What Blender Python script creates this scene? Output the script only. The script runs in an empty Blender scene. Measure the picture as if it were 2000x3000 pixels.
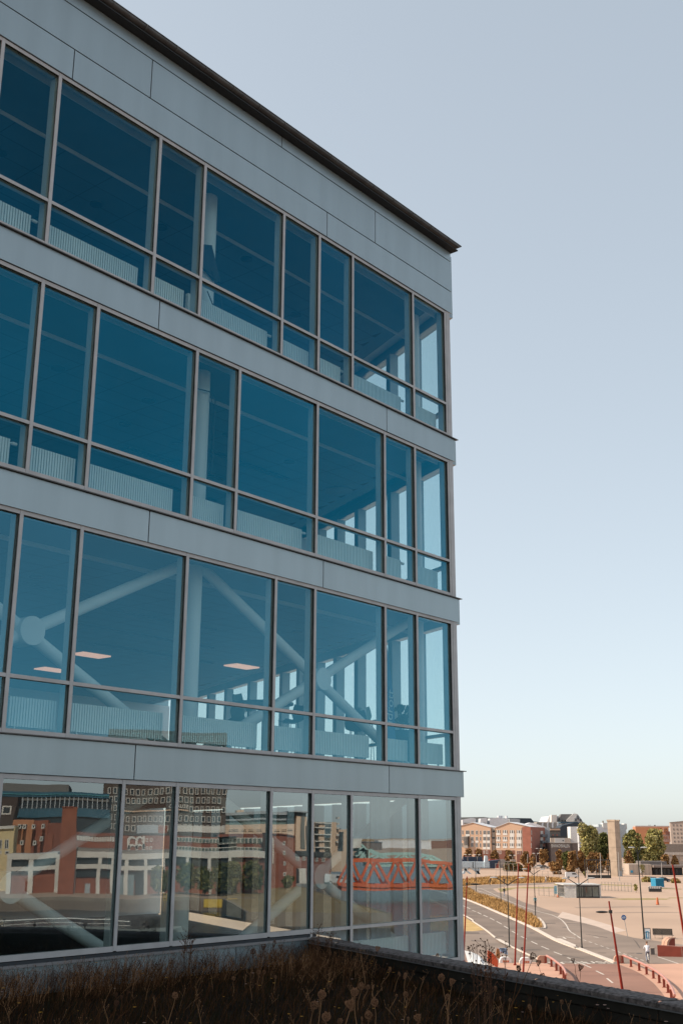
import bpy, math, random
from math import sin, cos, radians as rad, pi, hypot, atan2, sqrt
from mathutils import Vector, Matrix
random.seed(7)
sc = bpy.context.scene
C = sc.collection

# ------------------------------------------------------------------ camera
FPX, PITCH, ROLL = 3315.4, rad(16.001), rad(.314)
CZ = 11.5
cam = bpy.data.cameras.new('camera')
cam.sensor_fit = 'HORIZONTAL'; cam.sensor_width = 36; cam.lens = FPX/2000*36
cam.clip_start = .1; cam.clip_end = 12000
co = bpy.data.objects.new('camera', cam); C.objects.link(co)
co.location = (0, 0, CZ)
co.rotation_mode = 'QUATERNION'
co.rotation_quaternion = (Matrix.Rotation(pi/2+PITCH, 4, 'X') @ Matrix.Rotation(ROLL, 4, 'Z')).to_quaternion()
sc.camera = co
# ------------------------------------------------------------------ sky and sun
SUN_AZ, SUN_EL = rad(-91), rad(37)
w = bpy.data.worlds.new('World'); sc.world = w; w.use_nodes = True
nt = w.node_tree
bg = nt.nodes['Background']
sk = nt.nodes.new('ShaderNodeTexSky'); sk.sky_type = 'NISHITA'; sk.sun_disc = False
sk.sun_elevation = SUN_EL; sk.sun_rotation = SUN_AZ
sk.air_density = .7; sk.dust_density = 1.2; sk.ozone_density = .5; sk.altitude = 10
gm = nt.nodes.new('ShaderNodeGamma'); gm.inputs['Gamma'].default_value = .45        # hazy, low-contrast sky
hs = nt.nodes.new('ShaderNodeHueSaturation'); hs.inputs['Saturation'].default_value = .70
nt.links.new(sk.outputs[0], gm.inputs['Color']); nt.links.new(gm.outputs[0], hs.inputs['Color']); 
gn = nt.nodes.new('ShaderNodeVectorMath'); gn.operation = 'MULTIPLY'; gn.inputs[1].default_value = (1.04, 1.075, 1.055)
nt.links.new(hs.outputs[0], gn.inputs[0]); nt.links.new(gn.outputs[0], bg.inputs['Color'])
bg.inputs['Strength'].default_value = .15
sl = bpy.data.lights.new('sun', 'SUN'); sl.energy = 2.0; sl.angle = rad(.5); sl.color = (1, .86, .70)
so = bpy.data.objects.new('sun', sl); C.objects.link(so)
sd = Vector((sin(SUN_AZ)*cos(SUN_EL), cos(SUN_AZ)*cos(SUN_EL), sin(SUN_EL)))
so.rotation_mode = 'QUATERNION'; so.rotation_quaternion = sd.to_track_quat('Z', 'Y')
sc.view_settings.view_transform = 'Standard'; sc.view_settings.look = 'None'
sc.view_settings.gamma = 1; sc.view_settings.exposure = 1.55; sc.view_settings.use_curve_mapping = False
cy = sc.cycles
cy.max_bounces = 9; cy.diffuse_bounces = 4; cy.glossy_bounces = 4; cy.transparent_max_bounces = 16
cy.use_denoising = True; cy.sample_clamp_indirect = 4; cy.caustics_reflective = False; cy.caustics_refractive = False

# ------------------------------------------------------------------ survey helpers (photo pixel -> place in the world)
_c, _s = cos(PITCH), sin(PITCH)
def ray(px, py):
    a, b = px-1000, py-1500
    u = a*cos(ROLL)-b*sin(ROLL); v = -a*sin(ROLL)-b*cos(ROLL)
    return (u, FPX*_c-v*_s, v*_c+FPX*_s)
FYAW = rad(39.295); KPH = rad(5.565); KX, KY = 27*sin(KPH), 27*cos(KPH)
DX, DY = sin(FYAW), cos(FYAW); NX, NY = DY, -DX         # along the facade, out of the facade
def G(px, py, z=0.0):                                   # ground point (or point at height z)
    r = ray(px, py); t = (z-CZ)/r[2]; return (r[0]*t, r[1]*t)
def V(px, py, Y):                                       # point at distance Y ahead
    r = ray(px, py); return (r[0]/r[1]*Y, Y, CZ+r[2]/r[1]*Y)
def mirror(x, y):
    k = (x-KX)*NX+(y-KY)*NY; return (x-2*k*NX, y-2*k*NY)
def g3(x, y): return (1340+x*.2296, 2350+y*.2296)
def g4(x, y): return (1660+x*.21684, 2350+y*.21684)
def g5(x, y): return (1340+x*.2296, 2600+y*.2296)
def g6(x, y): return (1660+x*.21684, 2600+y*.21684)
def cG(x, y): return (x*.44643, 2200+y*.44643)
def cH(x, y): return (650+x*.47832, 2250+y*.47832)

# ------------------------------------------------------------------ mesh helpers
class MB:
    def __init__(s): s.v = []; s.f = []; s.m = []; s.sm = []
    def add(s, vs, fs, mi=0, sm=False):
        o = len(s.v); s.v += [tuple(p) for p in vs]
        for f in fs: s.f.append(tuple(i+o for i in f)); s.m.append(mi); s.sm.append(sm)
    def box(s, x0, x1, y0, y1, z0, z1, mi=0):
        if x0 > x1: x0, x1 = x1, x0
        if y0 > y1: y0, y1 = y1, y0
        if z0 > z1: z0, z1 = z1, z0
        s.add([(x0,y0,z0),(x1,y0,z0),(x1,y1,z0),(x0,y1,z0),(x0,y0,z1),(x1,y0,z1),(x1,y1,z1),(x0,y1,z1)],
              [(3,2,1,0),(4,5,6,7),(0,1,5,4),(1,2,6,5),(2,3,7,6),(3,0,4,7)], mi)
    def obox(s, c, l, ang, mi=0):
        ca, sa = cos(ang), sin(ang); vs = []
        for z in (-.5, .5):
            for x, y in ((-.5,-.5),(.5,-.5),(.5,.5),(-.5,.5)):
                X, Y = x*l[0], y*l[1]; vs.append((c[0]+X*ca-Y*sa, c[1]+X*sa+Y*ca, c[2]+z*l[2]))
        s.add(vs, [(3,2,1,0),(4,5,6,7),(0,1,5,4),(1,2,6,5),(2,3,7,6),(3,0,4,7)], mi)
    def bar(s, p0, p1, wd, ht, mi=0):                   # rectangular bar between two points
        p0, p1 = Vector(p0), Vector(p1); d = (p1-p0).normalized()
        up = Vector((0,0,1)) if abs(d.z) < .95 else Vector((1,0,0))
        a = d.cross(up).normalized()*wd/2; b = a.normalized().cross(d).normalized()*ht/2
        s.add([p+q for p in (p0, p1) for q in (-a-b, a-b, a+b, -a+b)],
              [(3,2,1,0),(4,5,6,7),(0,1,5,4),(1,2,6,5),(2,3,7,6),(3,0,4,7)], mi)
    def cyl(s, p0, p1, r0, r1=None, n=12, mi=0, caps=True):
        r1 = r0 if r1 is None else r1
        p0, p1 = Vector(p0), Vector(p1); d = (p1-p0).normalized()
        up = Vector((0,0,1)) if abs(d.z) < .95 else Vector((1,0,0))
        a = d.cross(up).normalized(); b = a.cross(d)
        vs = [p+(a*cos(2*pi*i/n)+b*sin(2*pi*i/n))*r for p, r in ((p0, r0), (p1, r1)) for i in range(n)]
        s.add(vs, [((i+1)%n, i, n+i, n+(i+1)%n) for i in range(n)], mi, n > 4)
        if caps: s.add(vs[:n], [tuple(range(n))], mi); s.add(vs[n:], [tuple(range(n))[::-1]], mi)
    def tube(s, pts, r, n=6, mi=0):
        for i in range(len(pts)-1):
            ra = r[i] if isinstance(r, (list, tuple)) else r; rb = r[i+1] if isinstance(r, (list, tuple)) else r
            s.cyl(pts[i], pts[i+1], ra, rb, n, mi, i in (0, len(pts)-2))
    def prism(s, poly, z0, z1, mi=0):
        A = sum(poly[i][0]*poly[(i+1)%len(poly)][1]-poly[(i+1)%len(poly)][0]*poly[i][1] for i in range(len(poly)))
        if A < 0: poly = poly[::-1]
        n = len(poly)
        s.add([(x, y, z0) for x, y in poly]+[(x, y, z1) for x, y in poly],
              [tuple(range(n))[::-1], tuple(range(n, 2*n))]+[(i, (i+1)%n, n+(i+1)%n, n+i) for i in range(n)], mi)
    def yprism(s, prof, y0, y1, mi=0):                  # profile in x,z pushed along y
        n = len(prof)
        s.add([(x, y0, z) for x, z in prof]+[(x, y1, z) for x, z in prof],
              [tuple(range(n)), tuple(range(n, 2*n))[::-1]]+[((i+1)%n, i, n+i, n+(i+1)%n) for i in range(n)], mi)
    def sphere(s, c, r, nu=10, nv=6, mi=0, sc_=(1,1,1)):
        vs = [(c[0], c[1], c[2]+r*sc_[2])]
        for j in range(1, nv):
            t = pi*j/nv
            for i in range(nu):
                a = 2*pi*i/nu; vs.append((c[0]+r*sc_[0]*sin(t)*cos(a), c[1]+r*sc_[1]*sin(t)*sin(a), c[2]+r*sc_[2]*cos(t)))
        vs.append((c[0], c[1], c[2]-r*sc_[2])); L = len(vs)-1; fs = []
        for i in range(nu):
            k = (i+1)%nu; fs.append((0, 1+i, 1+k)); fs.append((L, L-nu+k, L-nu+i))
            for j in range(nv-2): a = 1+j*nu; fs.append((a+i, a+nu+i, a+nu+k, a+k))
        s.add(vs, fs, mi, True)
    def mesh(s, name, mats):
        me = bpy.data.meshes.new(name); me.from_pydata(s.v, [], s.f)
        for m in (mats if isinstance(mats, (list, tuple)) else [mats]): me.materials.append(m)
        me.polygons.foreach_set('material_index', s.m); me.polygons.foreach_set('use_smooth', s.sm)
        me.update(); return me
    def build(s, name, mats, parent=None, **kw):
        return ob(name, s.mesh(name, mats), parent, **kw)
def ob(name, me, parent=None, loc=(0,0,0), rz=0, label=None, cat=None, group=None, kind=None):
    o = bpy.data.objects.new(name, me); C.objects.link(o)
    o.parent = parent; o.location = loc; o.rotation_euler = (0, 0, rz)
    if label: o['label'] = label
    if cat: o['category'] = cat
    if group: o['group'] = group
    if kind: o['kind'] = kind
    return o
def thing(name, loc, rz, label, cat, group=None): return ob(name, None, None, loc, rz, label, cat, group)
def copy_tree(o, parent=None):
    c = o.copy(); C.objects.link(c); c.parent = parent
    for ch in list(o.children): copy_tree(ch, c)
    return c
def dup(o, loc, rz, label, scale=1):
    c = copy_tree(o); c.location = loc; c.rotation_euler = (0, 0, rz); c['label'] = label
    c.scale = (scale,)*3 if not isinstance(scale, tuple) else scale
    return c

# ------------------------------------------------------------------ materials
MATS = {}
MATTE = ('dead_','dark_green_st','red_brown','pale_dead','dried_','dark_seed','dark_soil','parapet_side','leaf_','tall_dry','dry_grass')
def M(name, col, rough=.75, metal=0, nv=.15, ns=2.0, bump=0, col2=None, nd=4, spec=.5, stretch=None):
    if name in MATS: return MATS[name]
    m = bpy.data.materials.new(name); m.use_nodes = True; t = m.node_tree; p = t.nodes['Principled BSDF']
    p.inputs['Roughness'].default_value = rough; p.inputs['Metallic'].default_value = metal
    p.inputs['Specular IOR Level'].default_value = .08 if name.startswith(MATTE) else spec
    tc = t.nodes.new('ShaderNodeTexCoord'); mp = t.nodes.new('ShaderNodeMapping')
    t.links.new(tc.outputs['Object'], mp.inputs['Vector'])
    if stretch: mp.inputs['Scale'].default_value = stretch
    n = t.nodes.new('ShaderNodeTexNoise'); n.inputs['Scale'].default_value = ns; n.inputs['Detail'].default_value = nd
    t.links.new(mp.outputs[0], n.inputs['Vector'])
    cr = t.nodes.new('ShaderNodeValToRGB')
    a = tuple(c*(1-nv) for c in col); b = col2 or tuple(min(1, c*(1+nv)) for c in col)
    cr.color_ramp.elements[0].color = (*a, 1); cr.color_ramp.elements[1].color = (*b, 1)
    cr.color_ramp.elements[0].position = .3; cr.color_ramp.elements[1].position = .7
    t.links.new(n.outputs['Fac'], cr.inputs['Fac']); t.links.new(cr.outputs['Color'], p.inputs['Base Color'])
    if bump:
        bn = t.nodes.new('ShaderNodeBump'); bn.inputs['Strength'].default_value = bump; bn.inputs['Distance'].default_value = .02
        t.links.new(n.outputs['Fac'], bn.inputs['Height']); t.links.new(bn.outputs[0], p.inputs['Normal'])
    MATS[name] = m; return m
def emis(name, col, st):
    m = bpy.data.materials.new(name); m.use_nodes = True; t = m.node_tree; p = t.nodes['Principled BSDF']
    p.inputs['Base Color'].default_value = (.8,.8,.8,1); p.inputs['Emission Color'].default_value = (*col, 1)
    p.inputs['Emission Strength'].default_value = st; return m
def glass(name, tint, r0, gcol, wav=.0025, wsc=.9, power=4.0, refl_max=1.0):
    m = bpy.data.materials.new(name); m.use_nodes = True; t = m.node_tree
    for n in list(t.nodes):
        if n.type != 'OUTPUT_MATERIAL': t.nodes.remove(n)
    out = [n for n in t.nodes if n.type == 'OUTPUT_MATERIAL'][0]
    N = t.nodes.new; L = t.links.new
    tr = N('ShaderNodeBsdfTransparent'); tr.inputs['Color'].default_value = (*tint, 1)
    gl = N('ShaderNodeBsdfGlossy'); gl.inputs['Color'].default_value = (*gcol, 1); gl.inputs['Roughness'].default_value = 0
    geo = N('ShaderNodeNewGeometry'); no = N('ShaderNodeTexNoise'); no.inputs['Scale'].default_value = wsc; no.inputs['Detail'].default_value = 1.5
    L(geo.outputs['Position'], no.inputs['Vector'])
    v1 = N('ShaderNodeVectorMath'); v1.operation = 'SUBTRACT'; v1.inputs[1].default_value = (.5,.5,.5); L(no.outputs['Color'], v1.inputs[0])
    v2 = N('ShaderNodeVectorMath'); v2.operation = 'SCALE'; v2.inputs['Scale'].default_value = wav; L(v1.outputs[0], v2.inputs[0])
    oi = N('ShaderNodeObjectInfo'); wn = N('ShaderNodeTexWhiteNoise'); wn.noise_dimensions = '1D'; L(oi.outputs['Random'], wn.inputs['W'])
    r1 = N('ShaderNodeVectorMath'); r1.operation = 'SUBTRACT'; r1.inputs[1].default_value = (.5,.5,.5); L(wn.outputs['Color'], r1.inputs[0])
    r2 = N('ShaderNodeVectorMath'); r2.operation = 'SCALE'; r2.inputs['Scale'].default_value = .0016; L(r1.outputs[0], r2.inputs[0])
    r3 = N('ShaderNodeVectorMath'); r3.operation = 'ADD'; L(r2.outputs[0], r3.inputs[0]); L(v2.outputs[0], r3.inputs[1])
    v3 = N('ShaderNodeVectorMath'); v3.operation = 'ADD'; L(geo.outputs['Normal'], v3.inputs[0]); L(r3.outputs[0], v3.inputs[1])
    v4 = N('ShaderNodeVectorMath'); v4.operation = 'NORMALIZE'; L(v3.outputs[0], v4.inputs[0]); L(v4.outputs[0], gl.inputs['Normal'])
    lw = N('ShaderNodeLayerWeight'); lw.inputs['Blend'].default_value = .5
    pw = N('ShaderNodeMath'); pw.operation = 'POWER'; pw.inputs[1].default_value = power; L(lw.outputs['Facing'], pw.inputs[0])
    mr = N('ShaderNodeMapRange'); mr.inputs['To Min'].default_value = r0; mr.inputs['To Max'].default_value = refl_max; L(pw.outputs[0], mr.inputs['Value'])
    n2 = N('ShaderNodeTexNoise'); n2.inputs['Scale'].default_value = .35; n2.inputs['Detail'].default_value = 3; L(geo.outputs['Position'], n2.inputs['Vector'])
    a1 = N('ShaderNodeMath'); a1.operation = 'MULTIPLY_ADD'; a1.inputs[1].default_value = .5; a1.inputs[2].default_value = .55; L(n2.outputs['Fac'], a1.inputs[0])
    a2 = N('ShaderNodeMath'); a2.operation = 'MULTIPLY_ADD'; a2.inputs[1].default_value = .38; L(wn.outputs['Value'], a2.inputs[0]); L(a1.outputs[0], a2.inputs[2])
    a3 = N('ShaderNodeMath'); a3.operation = 'MULTIPLY'; a3.use_clamp = True; L(a2.outputs[0], a3.inputs[0]); L(mr.outputs[0], a3.inputs[1])
    mx = N('ShaderNodeMixShader'); L(a3.outputs[0], mx.inputs[0]); L(tr.outputs[0], mx.inputs[1]); L(gl.outputs[0], mx.inputs[2])
    L(mx.outputs[0], out.inputs['Surface']); return m
def clear(name, tint):
    m = bpy.data.materials.new(name); m.use_nodes = True; t = m.node_tree
    for n in list(t.nodes):
        if n.type != 'OUTPUT_MATERIAL': t.nodes.remove(n)
    tr = t.nodes.new('ShaderNodeBsdfTransparent'); tr.inputs['Color'].default_value = (*tint, 1)
    t.links.new(tr.outputs[0], [n for n in t.nodes if n.type == 'OUTPUT_MATERIAL'][0].inputs['Surface']); return m

m_panel = M('panel_paint', (.325,.395,.42), .36, .5, .05, 1.3, stretch=(2.2,2.2,.25), nd=8)
m_cap = M('mullion_cap_aluminium', (.44,.43,.425), .5, .15, .10, 3)
m_black = M('black_gasket', (.012,.012,.013), .7, 0, .1, 3)
m_inner = M('inner_frame_paint', (.50,.53,.54), .5, 0, .05, 2)
m_flash = M('dark_flashing', (.10,.095,.09), .5, .5, .15, 3)
m_gut = M('gutter_zinc', (.075,.07,.066), .40, .5, .3, 2.5)
m_white = M('white_radiator_enamel', (.80,.82,.82), .35, 0, .04, 2)
m_int = M('interior_paint', (.74,.75,.75), .8, 0, .04, 1)
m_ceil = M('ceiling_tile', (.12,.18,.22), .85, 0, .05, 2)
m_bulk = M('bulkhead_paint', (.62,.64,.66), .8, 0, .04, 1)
m_dark = M('dark_recess', (.03,.035,.04), .8, 0, .1, 2)
m_floor = M('grey_carpet', (.18,.19,.20), .9, 0, .12, 4)
m_glass_T = glass('sky_tint_solar_glass_top', (.80,.90,.88), .135, (.02,.36,.62), .004, .7, 3.4)  # sky reflection gradient painted into the glass colours, deeper blue on higher floors
m_glass_3 = glass('sky_tint_solar_glass_third', (.84,.92,.89), .175, (.03,.42,.66), .004, .7, 3.0)
m_glass_2 = glass('sky_tint_solar_glass_second', (.86,.93,.90), .22, (.13,.46,.64), .004, .7, 2.6)
m_glass_end1 = glass('end_wall_glass_dim', (.14,.18,.21), .06, (.8,.9,.95), .002, .7, 4)
m_glass_dn = glass('clear_facade_glass', (.77,.84,.81), .27, (.84,.94,.98), .0042, .9, 4.5)
m_glass_end = glass('end_wall_glass', (.90,.95,.95), .06, (.8,.9,.95), .002, .7, 4)
m_edge = clear('glass_edge', (.97,.99,.99))

# =================================================================== ground, canal, roads
m_ground = M('dusty_gravel', (.42,.29,.21), .95, 0, .13, .035, 0, nd=10)
m_asph = M('asphalt', (.175,.130,.102), .92, 0, .24, .18, 0, nd=12)
m_path = M('cycle_path_asphalt', (.225,.168,.132), .92, 0, .20, .16, 0, nd=12)
m_deck = M('rust_red_deck', (.26,.135,.095), .9, 0, .12, .2, nd=6)
m_deck2 = M('pale_red_deck', (.50,.285,.20), .9, 0, .08, .2, nd=6)
m_mark = M('road_paint', (.56,.50,.44), .85, 0, .2, 3)
m_grassdry = M('dry_grass', (.36,.19,.06), .95, 0, .35, .6, 0, (.42,.27,.12), nd=6)
m_water = M('canal_water', (.010,.022,.032), .22, 0, .3, .8, 1.0, spec=.2)
m_conc = M('weathered_concrete', (.40,.31,.235), .9, 0, .18, .5, nd=8)
holes = [(84, 160, -90, 170), (160, 200, -90, 42), (160, 900, 64, 170)]
xs = sorted({-5000, 5000, -60, 300} | {h[0] for h in holes} | {h[1] for h in holes})
ys = sorted({-5000, 8000, 0, 300} | {h[2] for h in holes} | {h[3] for h in holes})
b = MB()
for i in range(len(xs)-1):
    for j in range(len(ys)-1):
        cx, cyy = (xs[i]+xs[i+1])/2, (ys[j]+ys[j+1])/2
        if any(h[0] < cx < h[1] and h[2] < cyy < h[3] for h in holes): continue
        b.add([(xs[i],ys[j],0),(xs[i+1],ys[j],0),(xs[i+1],ys[j+1],0),(xs[i],ys[j+1],0)], [(0,1,2,3)])
b.build('ground', m_ground, kind='structure')
b = MB()
for h in holes: b.add([(h[0],h[2],-2),(h[1]+(0 if h[1] == 160 else .5),h[2],-2),(h[1]+(0 if h[1] == 160 else .5),h[3]+.5,-2),(h[0],h[3]+.5,-2)], [(0,1,2,3)])
b.build('water', m_water, kind='structure')
def sheet(name, pts, z, mat, parent=None, kind='structure', **kw):
    b = MB(); n = len(pts)
    A = sum(pts[i][0]*pts[(i+1)%n][1]-pts[(i+1)%n][0]*pts[i][1] for i in range(n))
    if A < 0: pts = pts[::-1]
    me = bpy.data.meshes.new(name)
    import mathutils
    tri = mathutils.geometry.tessellate_polygon([[Vector((x, y, 0)) for x, y in pts]])
    vs = [(x, y, z) for x, y in pts]; fs = []
    for t in tri:
        a, c, d = [Vector(vs[i]) for i in t]
        fs.append(tuple(t) if (c-a).cross(d-a).z > 0 else tuple(t)[::-1])
    b.add(vs, fs)
    return b.build(name, mat, parent, kind=kind, **kw)
def strip_poly(line, wd):                               # polyline -> polygon of width wd
    L = []; R = []
    for i, p in enumerate(line):
        a = line[max(0, i-1)]; c = line[min(len(line)-1, i+1)]
        dx, dy = c[0]-a[0], c[1]-a[1]; k = hypot(dx, dy) or 1
        L.append((p[0]-dy/k*wd/2, p[1]+dx/k*wd/2)); R.append((p[0]+dy/k*wd/2, p[1]-dx/k*wd/2))
    return L+R[::-1]
def smooth(pts, n=6):
    out = []
    P = [pts[0]]+list(pts)+[pts[-1]]
    for i in range(1, len(P)-2):
        for k in range(n):
            t = k/n; a = [P[i-1], P[i], P[i+1], P[i+2]]
            out.append(tuple(.5*(2*a[1][j]+(a[2][j]-a[0][j])*t+(2*a[0][j]-5*a[1][j]+4*a[2][j]-a[3][j])*t*t+(-a[0][j]+3*a[1][j]-3*a[2][j]+a[3][j])*t**3) for j in range(len(pts[0]))))
    out.append(tuple(pts[-1])); return out
q5 = lambda *L: [G(*g5(x, y)) for x, y in L]
q6 = lambda *L: [G(*g6(x, y)) for x, y in L]
q3 = lambda *L: [G(*g3(x, y)) for x, y in L]
q4 = lambda *L: [G(*g4(x, y)) for x, y in L]
# paved apron (path + plaza asphalt) reaching the square
apron = q3((-300,1075),(180,1062),(420,1040),(1050,1012),(1420,1000),(1100,1030),(700,1050),(500,1090),(560,1130),(700,1165)) + \
        q5((890,165),(1110,230),(1568,372)) + q6((300,452),(480,498),(700,580),(960,640),(1568,720),(2200,800),(2600,1700),(1400,1500),(800,1330),(0,990)) + q5((600,1000),(0,900),(-400,900))
sheet('pavement', apron, .004, m_path)
sheet('side_path', q6((0,300),(300,375),(700,490),(860,545),(700,580),(480,498),(300,452),(-70,372)), .006, M('pale_paving', (.50,.39,.32), .9, 0, .08, .5))
road_pts = q5((-600,-60),(110,132),(610,330),(1000,505),(1300,665),(1568,770)) + q6((300,855),(730,1010),(780,1700),(-1500,1700)) + q5((1000,868),(730,745),(540,640),(400,522),(120,350),(-600,0))
road = sheet('road', road_pts, .008, m_asph)
deck = sheet('bridge_deck', q6((-900,1000),(740,1004),(960,1080),(1100,1150),(1240,1260),(1330,1360),(1420,1480),(1470,1700),(-900,1700)), .012, m_deck)
sheet('footway_deck', q6((745,998),(1290,992),(1568,985),(2400,1000),(2400,1700),(1475,1700),(1425,1480),(1335,1360),(1245,1258),(1100,1148),(960,1078)), .015, m_deck2)
sheet('footway_deck', q5((130,905),(480,950),(1100,935),(1215,955),(1320,1010),(1400,1080),(1450,1160),(1500,1400),(0,1400)), .016, m_deck2)
sheet('bridge_joint', strip_poly(q6((-400,1100),(560,1110),(1080,1140)), .05), .018, m_dark)
m_patch = M('asphalt_repair', (.115,.088,.072), .95, 0, .2, 1)
for P in (q5((130,560),(330,560),(340,575),(140,580)), q5((230,660),(420,668),(415,676),(235,672)), q5((1160,430),(1300,428),(1310,436),(1170,440)), q5((560,600),(640,602),(650,612),(565,610)), q5((900,770),(1100,765),(1140,778),(930,785)), q6((480,848),(600,850),(590,856),(490,855)), q6((300,600),(330,600),(620,640),(600,646)), q6((60,455),(330,462),(330,468),(60,462)), q6((950,650),(1010,700),(1060,780),(1045,782),(990,705)), q6((880,848),(980,850),(975,855),(885,854)), q6((0,880),(300,930),(290,938),(0,892))):
    sheet('asphalt_patch', P, .0105, m_patch, road, kind=None)
for x, y in ((26,128),(24,150),(31,125),(22,110),(30,160)):
    b = MB(); b.cyl((x,y,.009), (x,y,.0115), .35, n=14); b.build('manhole_cover', m_dark, road)
# painted markings and kerbs: parts of the road
mk = lambda pts, wd, z=.014, nm='edge_line': sheet(nm, strip_poly(smooth(pts, 4), wd), z, m_mark, road, kind=None)
def kerb(pts, wd=.42, h=.12, nm='kerb'):
    b = MB(); L = smooth(pts, 4)
    for i in range(len(L)-1):
        q = strip_poly([L[i], L[i+1]], wd); b.prism(q, .001, h)
    return b.build(nm, M('pale_kerb_stone', (.58,.50,.43), .85, 0, .08, 2), road)
kerb(q5((-600,-70),(110,125),(610,322),(1000,490),(1300,645),(1568,748))+q6((220,800),(730,990)), .55)
kerb(q5((-600,10),(120,338),(260,430),(400,520),(540,630)), .16)
kerb(q5((730,735),(990,855),(1110,905)), .16)
sheet('kerb_ramp', q5((540,650),(600,655),(690,700),(745,735),(700,740),(600,690)), .13, M('pale_kerb_stone',(0,0,0)), road, kind=None)
sheet('kerb_ramp', q5((1300,640),(1370,640),(1568,720),(1568,748),(1400,690)), .14, M('pale_kerb_stone',(0,0,0)), road, kind=None)
for (x0,y0),(x1,y1) in (((115,215),(150,232)),((175,240),(215,262)),((242,278),(288,295)),((310,303),(358,328)),((385,337),(438,362)),((468,373),(525,403)),((555,418),(618,450)),((650,475),(708,508)),((752,540),(825,580)),((868,605),(940,640)),((1000,668),(1078,704)),((1130,730),(1225,768)),((1288,798),(1390,836)),((1460,868),(1560,908))):
    sheet('lane_dash', strip_poly(q5((x0,y0),(x1,y1)), .17), .015, m_mark, road, kind=None)
for (x0,y0),(x1,y1) in (((272,1003),(392,1055)),((462,1097),(568,1147)),((610,1197),(688,1258))):
    sheet('lane_dash', strip_poly(q6((x0,y0),(x1,y1)), .17), .019, m_mark, road, kind=None)
for k in range(11):
    x = 283+k*78; y = 676+(x-283)*.335
    sheet('path_dash', strip_poly(q6((x,y),(x+40,y+13)), .14), .012, m_mark, road, kind=None)
mk(q5((300,-10),(400,20),(620,120),(860,215),(1110,292)), .13)
mk(q5((1110,292),(1250,325),(1370,380),(1440,450),(1480,520),(1568,590))+q6((110,570),(250,660)), .16)
mk(q3((500,1075),(380,1080),(300,1095),(310,1115),(500,1175)), .13)
mk(q6((1290,895),(1568,985),(1800,1060)), .16)
def flat_text(txt, x, y, z, size, ang, mat, parent, name='painted_letters', sx=1, sy=1, tilt=None, ext=.003):
    cu = bpy.data.curves.new('t', 'FONT'); cu.body = txt; cu.size = size; cu.extrude = ext; cu.align_x = 'CENTER'; cu.align_y = 'CENTER'
    o = bpy.data.objects.new('t', cu); C.objects.link(o); dg = bpy.context.evaluated_depsgraph_get()
    me = bpy.data.meshes.new_from_object(o.evaluated_get(dg)); bpy.data.objects.remove(o)
    me.materials.clear(); me.materials.append(mat); me.name = name
    r = ob(name, me, parent, (x, y, z)); r.rotation_euler = tilt or (0, 0, ang); r.scale = (sx, sy, 1); return r
bx, by = G(*g6(410,985)); flat_text('BUSS', bx, by, .02, 2.6, rad(2), m_mark, road, sx=.75)
bx, by = G(*g5(1410,938)); flat_text('BUSS', bx, by, .02, 2.6, rad(182), m_mark, road, sx=.9)
bx, by = G(*g5(1440,612))
for p0, p1 in (((1330,605),(1400,605)),((1400,605),(1440,630)),((1440,605),(1568,622)),((1360,632),(1420,630))):
    sheet('path_symbol', strip_poly(q5(p0,p1), .22), .012, m_mark, road, kind=None)
sheet('path_symbol', strip_poly(q6((425,635),(490,645)), .25), .012, m_mark, road, kind=None)
# thin grass strips across the gravel square
m_olive = M('olive_grass_strip', (.26,.20,.07), .95, 0, .3, .5)
for P in (q4((640,1272),(900,1262),(1200,1258),(1460,1262),(1400,1275),(1100,1280),(800,1284)), q4((500,1072),(700,1078),(960,1090),(965,1100),(700,1092),(500,1084)), q4((1320,1122),(1600,1126),(1600,1134),(1320,1130)), q4((1430,1246),(1700,1243),(1700,1250),(1430,1254)), q3((1270,1018),(1430,1012),(1430,1034),(1300,1036)), q3((560,1085),(900,1062),(1300,1060),(1420,1068),(1200,1078),(800,1080),(600,1130))):
    sheet('grass_strip', P, .01, m_olive)
for P in (q6((150,235),(500,225),(900,215),(1400,210),(1500,222),(900,235),(500,245),(200,250)), q6((700,300),(1100,290),(1600,288),(1600,298),(1100,304),(700,312))):
    sheet('worn_track', P, .008, M('worn_gravel', (.30,.215,.16), .95, 0, .15, .3))
# verge and grass areas
v_poly = q3((-500,980),(105,990),(400,955),(900,940),(1420,960),(1420,995),(1050,1008),(420,1035),(180,1055),(-500,1080))
sheet('grass_verge', v_poly, .01, m_grassdry)
w_poly = q3((-200,1100),(120,1085),(185,1090),(300,1165)) + q5((520,130),(700,200),(900,300),(1000,340),(1080,400),(1125,470),(1130,497),(1020,495),(1000,480),(610,312),(110,112),(-500,-60))
sheet('grass_verge', w_poly, .012, m_grassdry)
kerb(q5((1020,500),(1135,503),(1172,492),(1150,430),(1090,370)), .3)
y_poly = q5((-300,350),(120,350),(260,440),(395,530),(250,545),(-300,540))
sheet('grass_verge', y_poly, .012, M('mown_dry_grass', (.48,.31,.11), .95, 0, .25, .8, 0, (.55,.37,.15)))
def inpoly(x, y, P):
    r = False; j = len(P)-1
    for i in range(len(P)):
        if (P[i][1] > y) != (P[j][1] > y) and x < (P[j][0]-P[i][0])*(y-P[i][1])/(P[j][1]-P[i][1])+P[i][0]: r = not r
        j = i
    return r
m_straw = M('tall_dry_straw', (.42,.225,.075), .95, 0, .4, .25, 0, (.56,.35,.15))
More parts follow.
